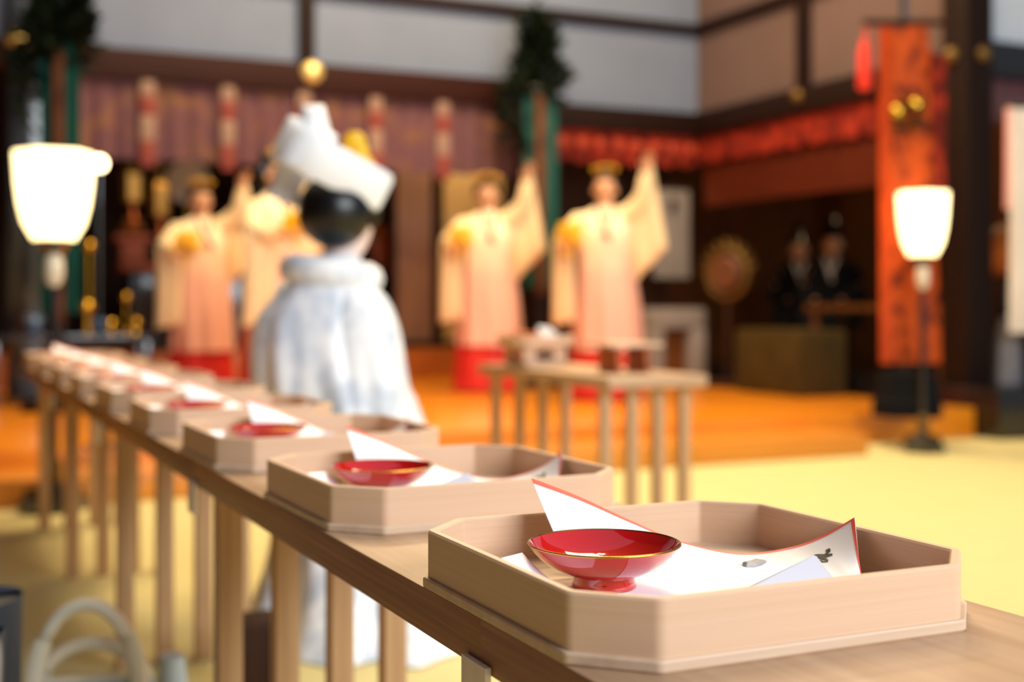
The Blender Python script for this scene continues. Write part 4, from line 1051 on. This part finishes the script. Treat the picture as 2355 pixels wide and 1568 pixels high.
# ------------------------------------------------------------------ altar at the left rear
def altar():
    x0, x1, Y = at(275, Y=12).x, at(900, Y=12).x, 12.2
    t = thing('altar_table', 'dark altar table deep behind the curtain at the left rear', 'table', (0, Y, 0.44))
    link('tabletop', bx((x0, -0.3, 0.72), (x1, 0.3, 0.79), 0.01), M_ORANGEW, t)
    link('front_panel', bx((x0 + 0.1, -0.2, 0.0), (x1 - 0.1, 0.2, 0.72), 0.01), M_BLACK, t)
    zt = 0.44 + 0.79
    # mirror on stand
    xm = at(432, Y=Y).x
    m = thing('sacred_mirror', 'round silvery mirror on a stand above the altar table', 'mirror', (xm, Y, zt), -0.2)
    zc = at(432, 418, Y=Y).z - zt
    bm = nb(); rr = [[(r * math.cos(2 * math.pi * i / 40), y, zc + r * math.sin(2 * math.pi * i / 40)) for i in range(40)] for r, y in ((0.20, -0.012), (0.205, 0.0), (0.19, 0.015))]
    loft(bm, rr); link('mirror_disc', bm, M_SILVER, m)
    bm = nb(); tube(bm, [(0, 0.02, zc - 0.19), (0, 0.02, 0.05)], 0.02, 10); box(bm, (-0.14, -0.08, 0), (0.14, 0.1, 0.05)); link('stand', bm, M_GOLD, m)
    # gold hanging lanterns
    for u, v, r, lb in ((305, 420, 0.085, 'gilt hanging lantern at the left under the mauve curtain'), (368, 455, 0.08, 'gilt hanging lantern just left of the sacred mirror')):
        q = at(u, v, Y=10.2)
        l = thing('hanging_lantern', lb, 'lantern', (q.x, q.y, q.z), 0, 'gilt hanging lanterns')
        bm = nb(); lathe(bm, [(r * 0.7, -0.16), (r * 0.9, -0.14), (r, 0.06), (r * 0.9, 0.08)], 6); link('lantern_body', bm, M_LANT, l, smooth=20)
        bm = nb(); lathe(bm, [(r * 1.12, 0.08), (r * 0.9, 0.11), (r * 0.3, 0.17), (r * 0.1, 0.19)], 6); tube(bm, [(0, 0, 0.18), (0, 0, 2.56 - q.z)], 0.005, 6); link('roof', bm, M_LANT, l, smooth=20)
        bm = nb(); tube(bm, [(0, 0, -0.16), (0.01, 0, -0.30)], [0.012, 0.02], 8); link('tassel', bm, M_ORANGEW, l)
    # wooden offering stands on the altar
    for u, lb in ((300, 'orange brown offering stand at the left end of the altar'), (870, 'orange brown offering stand at the right end of the altar behind the bride')):
        q = at(u, Y=Y)
        o = thing('offering_stand', lb, 'offering stand', (q.x, Y - 0.1, zt), 0, 'offering stands on the altar')
        link('tray_top', bx((-0.17, -0.15, 0.20), (0.17, 0.15, 0.26), 0.006), M_ORANGEW, o); link('pedestal', bx((-0.11, -0.10, 0), (0.11, 0.10, 0.20), 0.004), M_ORANGEW, o)
        f = thing('rice_cake_stack', 'stack of round offerings on the ' + lb.split(' offering')[0] + (' stand, left end of altar' if u == 300 else ' stand, right end of altar'), 'offering', (q.x, Y - 0.1, zt + 0.26), 0, 'round offerings on the altar stands')
        for k, r in enumerate((0.12, 0.09)):
            bm = nb(); ball(bm, (0, 0, 0.0525 + k * 0.075), r, 20, sq=(1, 1, 0.42)); link('round_cake', bm, M_DRUM, f)
altar()
# gilt vessels in front of the stage at the far left
GV = [(200, 705, 0.045, M_GOLD, 'gilt ball finial vessel, tallest at the far left beside the lamp pole'), (205, 565, 0.035, M_GOLD, 'gilt bell hanging at the far left behind the paper lamp'), (228, 755, 0.04, M_BLUE, 'blue glazed jar at the far left behind the last trays'),
      (75, 772, 0.05, M_BLUE, 'blue glazed jar at the left edge beside the lamp pole'), (60, 742, 0.05, M_GOLD, 'gilt jar at the left edge behind the lamp pole'), (290, 683, 0.03, M_GOLD, 'small gilt knob jar left of the leftmost dancer'), (312, 742, 0.03, M_GOLD, 'small gilt jar low left of the leftmost dancer'), (255, 745, 0.035, M_GOLD, 'gilt jar between the blue jar and leftmost dancer')]
tb = thing('low_side_table', 'dark low side table at far left on the stage holding gilt jars', 'table', (at(160, Y=9.45).x, 9.45, STZ))
link('tabletop', bx((-0.55, -0.25, 0.44), (0.55, 0.25, 0.48), 0.005), M_BLACK, tb)
for sx in (-0.5, 0.5):
    for sy in (-0.2, 0.2): link('leg', bx((sx - 0.02, sy - 0.02, 0), (sx + 0.02, sy + 0.02, 0.44), 0.003), M_BLACK, tb)
for i, (u, v, r, m, lb) in enumerate(GV):
    q = at(u, v, Y=9.45 + 0.12 * ((i % 3) - 1))
    zb = STZ + 0.48
    h = max(0.05, q.z - zb)
    t = thing('altar_jar', lb, 'jar', (q.x, q.y, zb), 0, 'small jars on the side table')
    bm = nb(); lathe(bm, [(r * 0.7, 0), (r * 0.75, 0.01), (r * 0.25, 0.03), (r * 0.22, max(0.035, h - r))], 18); link('foot', bm, m, t)
    bm = nb(); ball(bm, (0, 0, max(h, 0.03 + r)), r * 1.15, 18); link('bulb', bm, m, t)
